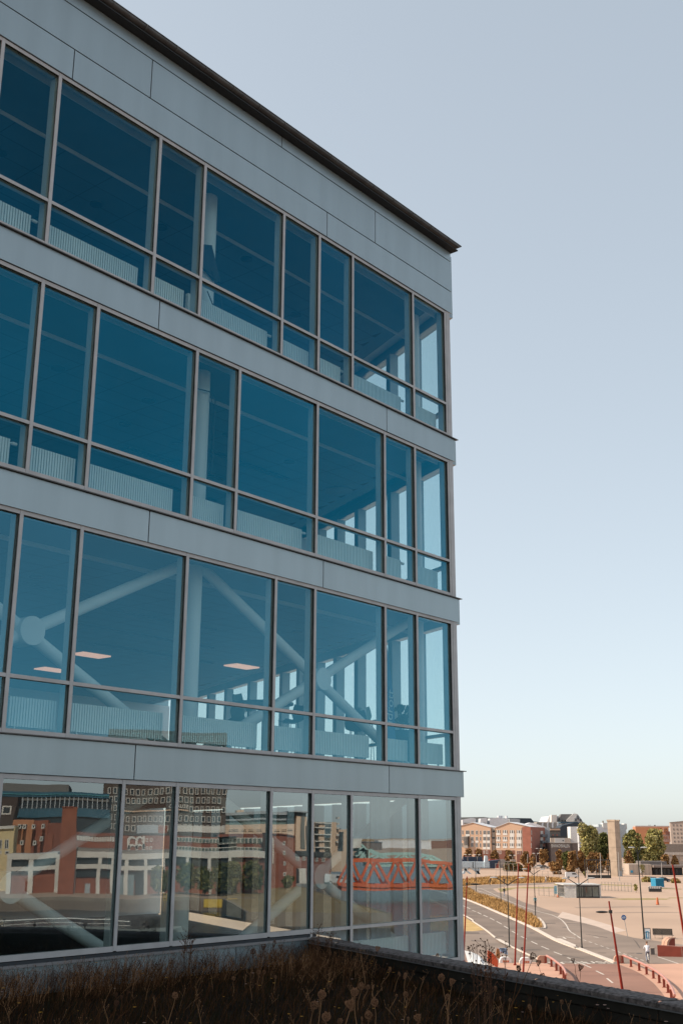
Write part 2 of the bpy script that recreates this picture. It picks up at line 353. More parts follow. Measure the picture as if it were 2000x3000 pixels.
def tufts(name, poly, n, h, mat, wd=.1, z=0, lean=.3):
    x0, x1 = min(p[0] for p in poly), max(p[0] for p in poly); y0, y1 = min(p[1] for p in poly), max(p[1] for p in poly)
    b = MB(); k = 0; tries = 0
    while k < n and tries < n*40:
        tries += 1; x, y = random.uniform(x0, x1), random.uniform(y0, y1)
        if not inpoly(x, y, poly): continue
        k += 1; a = random.uniform(0, pi); hh = h*random.uniform(.4, 1.2); ww = wd*random.uniform(.6, 1.4)
        dx, dy = cos(a)*ww, sin(a)*ww; lx, ly = random.gauss(0, lean)*hh, random.gauss(0, lean)*hh
        b.add([(x-dx, y-dy, z), (x+dx, y+dy, z), (x+lx, y+ly, z+hh)], [(0,1,2)])
    return b.build(name, mat, kind='stuff')
tufts('tall_grass', [p for p in w_poly], 12000, .6, m_straw, .12)
tufts('tall_grass', [(max(-60, x), y) for x, y in v_poly], 8000, .75, m_straw, .22)

# =================================================================== the office building
Rz = pi/2-FYAW
BL = thing('office_building', (KX, KY, 0), Rz, 'tall glass office block with grey spandrel bands filling the left of the view', 'building')
Z = lambda r: CZ+r
def L2W(x, y): return (KX+x*DX-y*NX, KY+x*DY-y*NY)
EA = rad(66.6); EC, ES = cos(EA), sin(EA)
def endp(u, off=0, x0=.35): return (x0+u*EC+off*ES, u*ES-off*EC)      # along the end wall, off = outwards
XL = -25.0
mull = {'T': [-1.42,-3.82,-5.02,-6.22,-8.61,-9.82,-12.22,-13.42,-15.82,-18.22,-20.62,-23.02],
        '3': [-1.42,-2.62,-5.02,-7.43,-8.61,-11.02,-12.21,-14.62,-15.82,-18.22,-20.62,-23.02],
        '2': [-1.42,-2.63,-5.03,-6.23,-8.63,-11.04,-12.24,-14.62,-17.02,-19.42,-21.82,-23.02],
        '1': [-1.43,-3.81,-5.03,-6.23,-8.63,-9.83,-12.2,-14.62,-17.02,-19.42,-21.82,-23.02]}
# head, transom, sill (centre lines, relative to the eye), ceiling, floor
lev = {'T': (13.13, 10.57, 9.74, 13.24, 9.42), '3': (9.04, 6.47, 5.64, 9.14, 5.36),
       '2': (4.95, 2.35, 1.515, 5.03, 1.22), '1': (.845, -1.745, -2.60, .96, -2.9)}
MM = [m_cap, m_black, m_inner]
SL = -4.9                                              # the terrace meets the facade here
for fl in 'T321':
    zh, zt, zs, zc, zf = lev[fl]
    ml = [0.0]+mull[fl]+[XL]
    g = {'T': m_glass_T, '3': m_glass_3, '2': m_glass_2, '1': m_glass_dn}[fl]
    for i, x in enumerate(ml[:-1]):
        zb = zs if (fl != '1' or x > -5.1) else zt
        b = MB(); wd = .068
        b.box(x-wd/2, x+wd/2, -.055, -.037, Z(zb)-.03, Z(zh)+.035, 0)
        b.box(x-.022, x+.022, -.037, -.001, Z(zb), Z(zh), 1)
        b.box(x-.03, x+.03, .014, .20, Z(zb), Z(zh), 2)
        b.build('mullion', MM, BL)
    for i in range(len(ml)-1):
        x1, x0 = ml[i]-.037, ml[i+1]+.037
        left = fl == '1' and ml[i] < -5
        zb = zt if left else zs
        for nm, zz, hh in (('head_rail', zh, .07), ('transom', zt, .06), ('sill_rail', zs, .07)):
            if left and nm == 'transom': continue
            if left and nm == 'sill_rail': zz, hh = zt, .085
            b = MB(); b.box(x0, x1, -.052, -.036, Z(zz)-hh/2, Z(zz)+hh/2, 0); b.box(x0, x1, -.036, -.001, Z(zz)-.022, Z(zz)+.022, 1)
            b.box(x0+.01, x1-.01, .014, .13, Z(zz)-.03, Z(zz)+.03, 2); b.build(nm, MM, BL)
        for z0, z1 in (((zb, zh),) if left else ((zt, zh), (zs, zt))):
            b = MB(); a0, a1 = ml[i+1]+.01, ml[i]-.01
            b.box(a0, a1, .001, .013, Z(z0), Z(z1), 1)
            b.add([(a0, 0, Z(z0)), (a1, 0, Z(z0)), (a1, 0, Z(z1)), (a0, 0, Z(z1))], [(0,1,2,3)], 0)
            o = b.build('glass_pane', [g, m_edge], BL)
    # corner post
    b = MB(); b.box(.038, .2, -.06, .12, Z(zs)-.05, Z(zh)+.06); b.build('corner_post', m_cap, BL)
# spandrel panels
def panels(nm, edges, z0, z1, pr=.08, gap=.022):
    for i in range(len(edges)-1):
        b = MB(); b.box(edges[i]-gap/2, edges[i+1]+gap/2, -pr, -pr+.025, z0, z1); b.build(nm, m_panel, BL)
for zt_, zb_, ed in ((9.665, 9.085, [.285,-2.58,-9.65,-16.72,-23.8,-25]), (5.555, 4.985, [.285,-4.82,-9.62,-14.4,-19.2,-25]), (1.455, .892, [.285,-2.57,-9.65,-16.72,-25])):
    panels('spandrel_panel', ed, Z(zb_), Z(zt_))
    b = MB(); b.box(XL, .16, -.054, .25, Z(zb_)+.02, Z(zt_)); b.build('spandrel_backing', m_dark, BL)
    b = MB(); b.box(XL, .37, -.13, .0, Z(zt_)+.008, Z(zt_)+.026); b.build('flashing', m_flash, BL)
panels('fascia_panel', [.285,-4.81,-11.99,-19.2,-25], Z(13.175), Z(13.785))
panels('fascia_panel', [.285,-3.0,-10.17,-17.3,-25], Z(13.81), Z(14.665))
panels('fascia_panel', [.285,-6.39,-13.5,-20.6,-25], Z(14.69), Z(14.945))
b = MB(); b.box(XL, .16, -.054, .25, Z(13.2), Z(14.97)); b.build('fascia_backing', m_dark, BL)
# lower wall under the left windows
panels('base_panel', [SL,-7.1,-14.2,-21.3,-25], Z(-2.5), Z(-1.87))
b = MB(); b.box(XL, SL, -.12, -.0, Z(-1.862), Z(-1.845)); b.box(XL, SL, -.123, -.12, Z(-1.885), Z(-1.845)); b.build('flashing', M('light_flashing', (.24,.23,.23), .5, .3, .1, 3), BL)
b = MB(); b.box(XL, SL, -.054, .25, Z(-2.5), Z(-1.80)); b.build('wall_backing', m_dark, BL)
# eaves and gutter
b = MB(); b.box(XL, .34, -.28, 0, Z(14.957), Z(14.985)); b.build('eaves_board', m_dark, BL)
b = MB(); n = 12
for j, xx in enumerate((XL, .40)):
    pass
vs = []; fs = []
for xx in (XL, .38):
    for k in range(n+1):
        a = pi+pi*k/n*1.0
        r = .095
        dx = (.14*(1-sin(pi*k/n))) if xx > 0 else 0
        vs.append((xx-.12+dx if xx > 0 else xx, -.27+cos(a)*r, Z(15.08)+sin(a)*r*.95))
for k in range(n): fs.append((k, k+1, n+2+k, n+1+k))
b.add(vs, fs, 0, True)
b.cyl((XL, -.365, Z(15.085)), (.38, -.365, Z(15.085)), .012, n=8); b.box(XL, .36, -.185, -.165, Z(14.99), Z(15.12))
b.add([vs[n+1+k] for k in range(n+1)], [tuple(range(n+1))])
gt = b.build('gutter', m_gut, BL)
k = 0
while -.19-.8*k > XL:
    b = MB(); xx = -.19-.8*k; vs = []; fs = []
    for x_ in (xx-.014, xx+.014):
        for j in range(9):
            a = pi+pi*j/8; vs.append((x_, -.27+cos(a)*.106, Z(15.08)+sin(a)*.10))
    for j in range(8): fs.append((j, j+1, 10+j, 9+j))
    b.add(vs, fs, 0, True); b.build('bracket', m_flash, gt); k += 1
b = MB(); b.prism([(XL,-.16),(.2,-.16),endp(20/ES, .1),(XL,20)], Z(15.0), Z(15.13)); b.build('roof', M('roof_felt', (.12,.12,.12), .9), BL)
# end wall: posts, glass, spandrels
for fl in 'T321':
    zh, zt, zs, zc, zf = lev[fl]
    us = [1.62,2.89,4.78,6.07,7.3,8.55,9.8,12.4,14.5,16.2,18.0,20.0]
    for u in us:
        b = MB(); p = endp(u, -.12); wd = .22
        b.obox((p[0], p[1], Z((zh+zs)/2)), (wd, .26, zh-zs), EA); b.build('end_wall_post', m_inner, BL)
    prev = .25
    for u in us:
        for z0, z1 in ((zt, zh), (zs, zt)):
            p = endp((prev+u)/2, .0); b = MB()
            dx, dy = EC*(u-prev)/2, ES*(u-prev)/2
            b.add([(p[0]-dx, p[1]-dy, Z(z0)), (p[0]+dx, p[1]+dy, Z(z0)), (p[0]+dx, p[1]+dy, Z(z1)), (p[0]-dx, p[1]-dy, Z(z1))], [(0,1,2,3)], 0)
            q = endp((prev+u)/2, -.012); b.obox((q[0], q[1], Z((z0+z1)/2)), (u-prev-.02, .012, z1-z0), EA, 1)
            b.build('end_wall_pane', [m_glass_end if fl != '1' else m_glass_end1, m_edge], BL)
        prev = u
    for zz in ((zt, zs) if fl != '1' else (zs,)):
        p = endp(10, -.06); b = MB(); b.obox((p[0], p[1], Z(zz)), (19.6, .14, .07), EA); b.build('end_wall_rail', m_inner, BL)
for z0, z1 in ((9.085,9.72),(4.985,5.62),(.892,1.5)):
    p = endp(10.1, -.02, .38); b = MB(); b.obox((p[0], p[1], Z((z0+z1)/2)), (20, .24, z1-z0), EA); b.build('end_wall_spandrel', m_panel, BL)
p = endp(10.1, -.02, .38); b = MB(); b.obox((p[0], p[1], Z(14.07)), (20, .24, 1.8), EA); b.build('end_wall_fascia', m_panel, BL)
# floors, ceilings, inner walls
YB = 20.0
def foot(y0, inset, x0=XL): return [(x0, y0), (.35+y0*EC/ES-inset/ES, y0), (.35+YB*EC/ES-inset/ES, YB), (x0, YB)]
for fl in 'T321':
    zh, zt, zs, zc, zf = lev[fl]
    b = MB(); b.prism(foot(.26, .15), Z(zf)-.12, Z(zf)); b.build('floor_slab', m_floor, BL)
    b = MB(); b.prism(foot(.05, .15), Z(zc)+.16, Z(zc)+.22); b.build('upper_ceiling', m_bulk, BL)
    # blind pocket and bulkhead edges: window light on their faces painted as white strips
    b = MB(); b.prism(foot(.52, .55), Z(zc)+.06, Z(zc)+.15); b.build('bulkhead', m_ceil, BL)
    b = MB(); b.box(XL, .35, .50, .515, Z(zc)+.01, Z(zc)+.155); b.build('bulkhead_edge', m_white, BL)
    # main ceiling: tiles with open joints
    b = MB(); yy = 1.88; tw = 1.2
    b.box(XL, .9, 1.86, 1.875, Z(zc)-.03, Z(zc)+.055, 1)  # pale strip paints the window light on the main ceiling's edge
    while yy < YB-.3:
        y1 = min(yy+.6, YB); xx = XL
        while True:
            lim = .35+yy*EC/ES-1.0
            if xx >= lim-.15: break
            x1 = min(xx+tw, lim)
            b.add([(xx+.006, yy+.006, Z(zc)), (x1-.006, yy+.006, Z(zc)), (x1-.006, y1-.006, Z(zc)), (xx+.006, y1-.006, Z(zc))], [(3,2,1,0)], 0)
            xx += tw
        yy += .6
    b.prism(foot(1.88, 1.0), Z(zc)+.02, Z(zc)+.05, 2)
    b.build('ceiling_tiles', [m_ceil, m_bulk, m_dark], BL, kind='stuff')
    b = MB(); b.box(XL, .35+YB*EC/ES, YB-.3, YB-.1, Z(zf), Z(zc)); b.build('inner_wall', m_int, BL)
    b = MB(); b.box(XL+.1, XL+.3, .3, YB-.3, Z(zf), Z(zc)); b.build('inner_wall', m_int, BL)
b = MB(); b.box(XL, .35+YB*EC/ES+.2, YB, YB+.3, 0, Z(15)); b.build('back_wall', m_panel, BL)
b = MB(); b.box(XL-.3, XL, 0, YB+.3, 0, Z(15.1)); b.build('side_wall', m_panel, BL)
b = MB(); b.prism([(XL,.0),(.2,.0),endp(20/ES, .05),(XL,YB)], 0, Z(-3.03)); b.build('lower_storeys', m_panel, BL)
b = MB(); b.box(SL, .2, -.08, .0, Z(-3.03), Z(-2.66)); b.build('spandrel_panel', m_panel, BL)
# fittings
def disc(nm, x, y, z, r, mat, r2=None):
    b = MB(); b.cyl((x, y, z-.02), (x, y, z), r, n=18)
    if r2: b.v = [((vx-x)*r2+x, vy, vz) for vx, vy, vz in b.v]
    return b.build(nm, mat, BL)
for fl, L in (('T', [(-8.93,3.03),(-7.39,2.65),(-5.12,2.16),(-2.13,3.23),(-11.4,3.0),(-10.3,5.4),(-6.3,5.2)]), ('3', [(-7.25,2.92),(-6.6,4.45),(-9.6,3.0),(-12,3.2),(-4.6,3.1),(-2.2,3.3),(-1.6,4.6),(-4,5.5)]), ('2', [(-9,4),(-5,4),(-1,4)])):
    for x, y in L: disc('downlight', x, y, Z(lev[fl][3])-.002, .14, m_dark)
disc('air_vent', .5, 3.9, Z(lev['3'][3])-.003, .4, M('vent_grille', (.14,.18,.21), .8))
for fl, L in (('3', [(-5,-1.2,4.2),(-5.5,-2.2,5.6),(-4.5,-.9,7.2)]), ('2', [(-7,-2.5,5.4),(-6,-.5,7.5),(-3,1.5,9.5),(-9,-6.4,4.6)])):
    for x0, x1, y in L:
        b = MB(); b.box(x0, x1, y, y+.09, Z(lev[fl][3])-.035, Z(lev[fl][3])-.003); b.box(x0, x1, y+.2, y+.5, Z(lev[fl][3])-.03, Z(lev[fl][3])-.003, 1)
        b.build('chilled_beam', [m_dark, m_ceil], BL)
m_lamp = emis('warm_light_panel', (1, .50, .33), .27)
for x, y in ((-1.74,11.3),(-.54,14.7),(2.55,9.4)):
    b = MB(); b.box(x-.5, x+.5, y-.28, y+.28, Z(lev['2'][3])-.04, Z(lev['2'][3])-.003); b.build('ceiling_lamp', m_lamp, BL)
# round columns and X braces
for fl in 'T321':
    zc, zf = lev[fl][3], lev[fl][4]
    for x in (.0, -7.5, -15.0, -22.5):
        b = MB(); b.cyl((x, 1.0, Z(zf)), (x, 1.0, Z(zc)+.15), .185, n=28); b.build('column', m_int, BL)
for fl, zm in (('2', 3.27), ('1', -.80)):
    for xc in (-3.72, -11.25, -18.75):
        for sx in (-1, 1):
            for sz in (-1, 1):
                b = MB(); b.cyl((xc, 1.0, Z(zm)), (xc+sx*3.72, 1.0, Z(zm)+sz*1.93), .112, n=20); b.build('brace', m_int, BL)
        b = MB(); b.cyl((xc, .80, Z(zm)), (xc, 1.2, Z(zm)), .245, n=32); b.build('brace_node', m_int, BL)
# radiators
def radiator(x0, x1, zs, valve):
    b = MB(); z0, z1 = Z(zs)+.10, Z(zs)+.56; n = max(2, int((x1-x0)/.052)); p = (x1-x0)/n
    for i in range(n):
        x = x0+p*(i+.5)
        for y in (.215, .275):
            b.box(x-p*.32, x+p*.32, y-.012, y+.012, z0+.02, z1-.02)
        b.box(x-p*.36, x+p*.36, .205, .285, z1-.03, z1); b.box(x-p*.36, x+p*.36, .205, .285, z0, z0+.04)
    b.cyl((x0, .245, z0+.05), (x1, .245, z0+.05), .018, n=8); b.cyl((x0, .245, z1-.05), (x1, .245, z1-.05), .018, n=8)
    for x in (x0+.15, x1-.15): b.box(x-.015, x+.015, .23, .26, z0-.14, z0)
    r = b.build('radiator', m_white, BL)
    if valve:
        b = MB(); b.cyl((x1, .245, z1-.05), (x1+.05, .245, z1-.05), .014, n=8); b.cyl((x1+.05, .245, z1-.05), (x1+.14, .245, z1-.05), .03, n=12)
        b.build('valve', m_white, r)
RAD = {'T': [(-15.6,-13.6,0),(-13.3,-12.39,1),(-12.01,-9.98,0),(-9.57,-8.8,0),(-8.7,-8.55,0),(-8.33,-6.4,1),(-6.15,-6.05,0),(-5.89,-5.06,0),(-4.67,-3.95,1),(-3.46,-1.62,1),(-1.15,-.12,0)],
       '3': [(-14.4,-12.4,1),(-12.0,-11.08,0),(-10.78,-8.84,0),(-8.34,-7.5,0),(-7.12,-5.19,1),(-4.8,-2.75,0),(-2.42,-1.68,1),(-1.15,-.18,0)],
       '2': [(-14.4,-12.5,0),(-12.0,-11.1,0),(-10.8,-8.81,0),(-8.4,-6.4,0),(-6.0,-5.1,0),(-4.8,-2.9,0),(-2.4,-1.5,0),(-1.15,-.1,0)],
       '1': [(-3.62,-1.55,0),(-1.12,-.12,0),(-4.9,-3.95,0)]}
for fl, L in RAD.items():
    for x0, x1, v in L: radiator(x0, x1, lev[fl][2], v)
# dark bags and cables hanging on the top floor column, conduit on the third floor column
b = MB(); b.add([(-7.85,.9,Z(12.0)),(-7.62,.72,Z(12.0)),(-7.35,.70,Z(11.25)),(-7.48,.70,Z(11.2)),(-7.9,.85,Z(11.55)),(-7.85,.95,Z(12.0)),(-7.62,.76,Z(12.0)),(-7.35,.74,Z(11.25)),(-7.48,.74,Z(11.2)),(-7.9,.89,Z(11.55))],
      [(0,1,2,3,4),(9,8,7,6,5),(0,5,6,1),(1,6,7,2),(2,7,8,3),(3,8,9,4),(4,9,5,0)]); b.build('hanging_cloth', m_dark, BL)
b = MB(); b.tube([(-7.6,.72,Z(11.4)),(-7.35,.70,Z(11.0)),(-7.25,.72,Z(10.6)),(-7.3,.8,Z(10.2))], .012)
b.tube([(-7.7,.72,Z(10.9)),(-7.45,.70,Z(10.5)),(-7.3,.72,Z(10.15))], .012); b.build('loose_cable', m_dark, BL)
b = MB(); b.tube([(-7.42,.755,Z(8.6)),(-7.46,.755,Z(5.7))], .009); b.tube([(-8.0,.75,Z(8.66)),(-7.5,.74,Z(8.72)),(-7.3,.77,Z(8.6)),(-7.31,.78,Z(7.0))], .012); b.build('loose_cable', m_dark, BL)
# pleated curtains on the bottom floor
def curtain(x0, x1, y=.5):
    b = MB(); n = int((x1-x0)/.035); vs = []
    for i in range(n+1):
        x = x0+(x1-x0)*i/n; yy = y+.05*sin(i*.9)+.02*sin(i*2.3)
        vs += [(x, yy, Z(-2.7)), (x, yy, Z(.85))]
    b.add(vs, [(2*i, 2*i+2, 2*i+3, 2*i+1) for i in range(n)], 0, True)
    b.add([(x, yy+.012, z) for x, yy, z in vs], [(2*i+1, 2*i+3, 2*i+2, 2*i) for i in range(n)], 0, True)
    b.build('curtain', M('grey_curtain', (.30,.33,.36), .9, 0, .1, 3), BL)
curtain(-1.1, -.35); curtain(-2.4, -1.75, .55)
# furniture on the second visible floor (free-standing things)
def at_depth(px, py, dep):                              # point seen at (px, py), dep metres behind the glass
    r = ray(px, py); cx, cyl = KX-NX*dep, KY-NY*dep; t = (cx*NX+cyl*NY)/(r[0]*NX+r[1]*NY)
    return (r[0]*t, r[1]*t, CZ+r[2]*t)
cF = lambda x, y: (650+x*.47832, 1650+y*.47832)
zf2 = Z(lev['2'][4])
m_seat = M('dark_green_shell', (.05,.10,.10), .6, 0, .1, 3); m_chrome = M('chrome_legs', (.6,.6,.6), .25, 1, .05, 3)
def chair(px, py, dep, rz, label, seatmat):             # px, py: the middle of the seat
    x, y, zz = at_depth(*cF(px, py), dep); hs_ = zz-zf2
    t = thing('shell_chair', (x, y, zf2), Rz+rz, label, 'chair', 'chairs behind the glass')
    b = MB(); n = 8; vs = []; rows = [(.24,.0,.22),(.10,-.02,.25),(-.12,-.02,.26),(-.24,.03,.27),(-.30,.16,.28),(-.33,.32,.26),(-.345,.42,.22)]
    for yy, z, wd in rows:
        for k in range(n+1):
            q = k/n*2-1; vs.append((q*wd, yy+(.10*q*q if z > .05 else 0), hs_+z+.05*q*q))
    fs = [(j*(n+1)+k, j*(n+1)+k+1, (j+1)*(n+1)+k+1, (j+1)*(n+1)+k) for j in range(len(rows)-1) for k in range(n)]
    b.add(vs, fs, 0, True); b.add([(x_, y_-.02, z_-.03) for x_, y_, z_ in vs], [f[::-1] for f in fs], 0, True); b.build('seat_shell', seatmat, t)
    for sx in (-1, 1):
        for sy in (-1, 1):
            b = MB(); b.tube([(sx*.15, sy*.1, hs_-.03), (sx*.24, sy*.24, 0)], .012, 8); b.build('leg', m_chrome, t)
chair(155, 905, 6.0, rad(195), 'sage shell chair with its curved back to the bright end windows, left of the table', M('sage_shell', (.16,.22,.18), .6))
chair(430, 975, 4.2, rad(70), 'dark shell chair on thin chrome legs between the mullions left of the round brace node', m_seat)
chair(840, 1020, 3.0, rad(-60), 'dark shell chair right of the round brace node, its seat just above the radiator', m_seat)
chair(935, 975, 4.0, rad(185), 'sage shell chair half hidden by the brace right of the round node', M('sage_shell', (0,0,0)))
chair(60, 985, 3.4, rad(10), 'dark shell chair nearest the glass, left of the meeting table', m_seat)
x, y, zt_ = at_depth(*cF(270, 862), 6.0)
tb = thing('meeting_table', (x, y, zf2), Rz, 'dark meeting table seen through the glass among the shell chairs', 'table')
b = MB(); b.cyl((0,0,zt_-zf2-.05), (0,0,zt_-zf2), .8, n=24); b.build('table_top', m_seat, tb)
b = MB(); b.cyl((0,0,0), (0,0,zt_-zf2-.05), .05, n=12); b.cyl((0,0,0), (0,0,.03), .35, n=20); b.build('table_leg', m_chrome, tb)
x, y, _ = at_depth(*cF(1036, 900), 2.0); zt_ = at_depth(*cF(1012, 480), 2.0)[2]; fh = (zt_-zf2)/3.6
fg = thing('feather_flag', (x, y, zf2), Rz, 'tall blue feather flag with pale upright lettering behind the glass near the corner', 'flag')
prof = [(-.14,.35),(.0,.30),(.26,.42),(.27,1.0),(.22,1.8),(.12,2.6),(.0,3.2),(-.10,3.58),(-.17,3.45),(-.19,2.0),(-.18,.8)]
b = MB(); b.yprism([(p, q*fh) for p, q in prof], -.004, .004); b.build('banner', M('blue_banner', (.03,.12,.26), .7), fg)
b = MB(); b.tube([(-.2,0,0),(-.21,0,2.0*fh),(-.2,0,3.3*fh),(-.12,0,3.6*fh)], .012); b.cyl((-.2,0,0), (-.2,0,.04), .2, n=16); b.build('pole', m_dark, fg)
o = flat_text('idrott', .04, -.008, 1.95*fh, .36, 0, M('banner_print', (.55,.65,.72), .8), fg, 'lettering', tilt=(rad(90), rad(-85), 0))
x, y, zt_ = at_depth(*cF(1120, 985), 2.2)
pl = thing('potted_plant', (x, y, zf2), 0, 'leafy pot plant on the floor beside the feather flag', 'plant')
ph_ = max(.3, zt_-zf2-.15)
b = MB(); b.cyl((0,0,0), (0,0,ph_), .2, .27, 16); b.build('pot', m_dark, pl)
b = MB()
for i in range(60):
    a = random.uniform(0, 2*pi); l = random.uniform(.15, .45); z = ph_+random.uniform(-.05, .45); x, y = cos(a), sin(a)
    b.add([(x*.03, y*.03, z), (x*l*.6-y*.06, y*l*.6+x*.06, z+.2), (x*l, y*l, z+.05), (x*l*.6+y*.06, y*l*.6-x*.06, z+.2)], [(0,1,2,3)])
b.build('foliage', M('pot_plant_leaf', (.04,.09,.04), .6), pl)

# =================================================================== roof terrace, parapet, wild plants
ZS = Z(-2.28)
P0 = L2W(-4.93, 0); pd = (sin(rad(152.5)), cos(rad(152.5)))
def par(t, off=0): return (P0[0]+pd[0]*t-pd[1]*off, P0[1]+pd[1]*t+pd[0]*off)   # off > 0: towards the street
FL = L2W(-25, -.0)
terr = [L2W(SL+.0, -.09), par(30), (-40, par(30)[1]), FL]
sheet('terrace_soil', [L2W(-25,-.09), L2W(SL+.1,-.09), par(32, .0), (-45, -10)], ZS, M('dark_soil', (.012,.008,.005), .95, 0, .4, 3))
b = MB(); b.prism([L2W(-25,-.1), L2W(SL,-.1), par(32,.05), (-45,-10)], 0, ZS-.05); b.build('terrace_block', M('base_wall', (.22,.2,.18), .85), kind='structure')
PW = thing('parapet', (0,0,0), 0, 'long weathered parapet wall edging the dark planted roof', 'wall')
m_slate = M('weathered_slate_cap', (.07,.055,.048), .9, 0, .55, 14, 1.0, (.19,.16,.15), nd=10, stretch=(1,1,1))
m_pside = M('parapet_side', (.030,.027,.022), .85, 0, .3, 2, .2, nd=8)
ang = atan2(pd[1], pd[0])
PL = 32
t = 0.0
while t < PL:
    c = par(t+.6, -.0+.02); b = MB(); h = random.uniform(-.004, .004)
    # each cap slab, its top roughened
    n, mth = 22, 8; vs = []; 
    for i in range(n+1):
        for j in range(mth+1):
            q = par(t+1.2*i/n-(.003 if i == n else 0)+(.003 if i == 0 else 0), .26-.46*j/mth)
            vs.append((q[0], q[1], Z(-1.86)+h+random.uniform(-.006, .006)-(0.02 if j in (0, mth) else 0)))
    b.add(vs, [(i*(mth+1)+j, i*(mth+1)+j+1, (i+1)*(mth+1)+j+1, (i+1)*(mth+1)+j) for i in range(n) for j in range(mth)], 0)
    for off in (.26, -.20):
        q0, q1 = par(t+.003, off), par(t+1.197, off); b.add([(*q0, Z(-1.88)+h), (*q1, Z(-1.88)+h), (*q1, Z(-1.93)), (*q0, Z(-1.93))], [(0,1,2,3)])
    b.build('cap_stone', m_slate, PW)
    t += 1.2
t = 0.0
while t < PL:
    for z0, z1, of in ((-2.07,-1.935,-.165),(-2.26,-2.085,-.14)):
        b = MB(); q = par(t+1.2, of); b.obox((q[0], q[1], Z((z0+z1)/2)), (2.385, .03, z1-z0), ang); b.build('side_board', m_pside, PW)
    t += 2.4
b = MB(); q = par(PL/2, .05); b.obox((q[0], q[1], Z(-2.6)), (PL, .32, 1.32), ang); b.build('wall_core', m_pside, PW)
b = MB(); q = par(PL/2, -.215); b.obox((q[0], q[1], Z(-1.937)), (PL, .012, .014), ang); b.build('drip_wire', M('wire', (.2,.2,.2), .5, .5), PW)
# --- ground cover
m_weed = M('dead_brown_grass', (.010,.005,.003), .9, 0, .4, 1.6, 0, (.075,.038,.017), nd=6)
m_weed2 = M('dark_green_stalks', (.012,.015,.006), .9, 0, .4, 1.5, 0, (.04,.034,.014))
m_red = M('red_brown_stems', (.095,.042,.018), .9, 0, .35, 1.5)
m_tan = M('pale_dead_stems', (.32,.17,.085), .9, 0, .3, 1.5)
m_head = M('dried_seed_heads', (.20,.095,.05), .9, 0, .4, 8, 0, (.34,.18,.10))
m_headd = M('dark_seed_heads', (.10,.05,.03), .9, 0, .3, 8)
m_yel = M('yellow_petals', (.65,.33,.03), .7, 0, .2, 5)
m_pink = M('pale_petals', (.55,.36,.30), .8, 0, .2, 5)
soilpoly = [L2W(-15,-.12), L2W(SL+.05,-.12), par(20,-.2), (-5,4.5), (-9,12)]
def rnd_soil(x0=-8, x1=9, y0=5.5, y1=24):
    while True:
        x, y = random.uniform(x0, x1), random.uniform(y0, y1)
        if inpoly(x, y, soilpoly) and hypot(x, y) > 8.5: return x, y
def blade(b, x, y, z, h, wd, lean, mi=0, segs=2):
    a = random.uniform(0, 2*pi); la = random.gauss(-.3, 1.0); lx, ly = cos(la)*lean*h, sin(la)*lean*h
    dx, dy = cos(a)*wd, sin(a)*wd
    if segs == 1: b.add([(x-dx,y-dy,z),(x+dx,y+dy,z),(x+lx,y+ly,z+h)], [(0,1,2)], mi); return
    b.add([(x-dx,y-dy,z),(x+dx,y+dy,z),(x+dx*.7+lx*.35,y+dy*.7+ly*.35,z+h*.55),(x-dx*.7+lx*.35,y-dy*.7+ly*.35,z+h*.55),(x+lx,y+ly,z+h)], [(0,1,2,3),(3,2,4)], mi)
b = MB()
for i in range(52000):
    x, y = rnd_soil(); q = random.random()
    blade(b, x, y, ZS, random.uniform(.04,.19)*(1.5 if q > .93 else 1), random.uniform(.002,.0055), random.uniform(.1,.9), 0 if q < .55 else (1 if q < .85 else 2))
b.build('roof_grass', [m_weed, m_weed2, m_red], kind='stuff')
b = MB()
for i in range(3100):                                    # taller airy stalks, thickest along the facade
    if i < 1400:
        k_ = random.random()
        s_ = random.gauss(-12.2, .35) if k_ < .2 else random.gauss(-10.9, .3) if k_ < .42 else random.gauss(-9.7, .35) if k_ < .62 else random.gauss(-8.3, .10) if k_ < .72 else random.gauss(-7.0, .8) if k_ < .8 else random.gauss(-5.3, .15) if k_ < .9 else random.uniform(-14, -5)
        if s_ > SL: continue
        x, y = L2W(s_, -random.uniform(.12, 1.1)); h = random.uniform(.16, .46)
    elif i < 2000: x, y = par(random.uniform(.2, 3.5), -random.uniform(.25, 1.9)); h = random.uniform(.12, .42)
    else: x, y = rnd_soil(); h = random.uniform(.14, .36)
    r_ = random.random(); mi = 0 if r_ < .6 else (2 if r_ < .75 else 1)
    lx, ly = random.gauss(.06, .10), random.gauss(0, .10)
    wd = random.uniform(.0016, .003)
    p0 = Vector((x, y, ZS)); p1 = Vector((x+lx*.5, y+ly*.5, ZS+h*.6)); p2 = Vector((x+lx, y+ly, ZS+h))
    b.cyl(p0, p1, wd, n=3, mi=mi, caps=False); b.cyl(p1, p2, wd*.8, n=3, mi=mi, caps=False)
    for k in range(random.randint(2, 5)):
        t_ = random.uniform(.45, 1); q = p0.lerp(p2, t_); e_ = q+Vector((random.gauss(0,.035), random.gauss(0,.035), random.uniform(.03,.1)))
        b.cyl(q, e_, .0012, n=3, mi=mi, caps=False); b.add([e_+Vector((.007,0,0)), e_+Vector((-.004,.006,0)), e_+Vector((-.004,-.006,.004)), e_+Vector((0,0,.012))], [(0,1,2),(0,1,3),(1,2,3),(2,0,3)], mi)
b.build('dry_weeds', [m_red, m_tan, m_weed], kind='stuff')
b = MB()
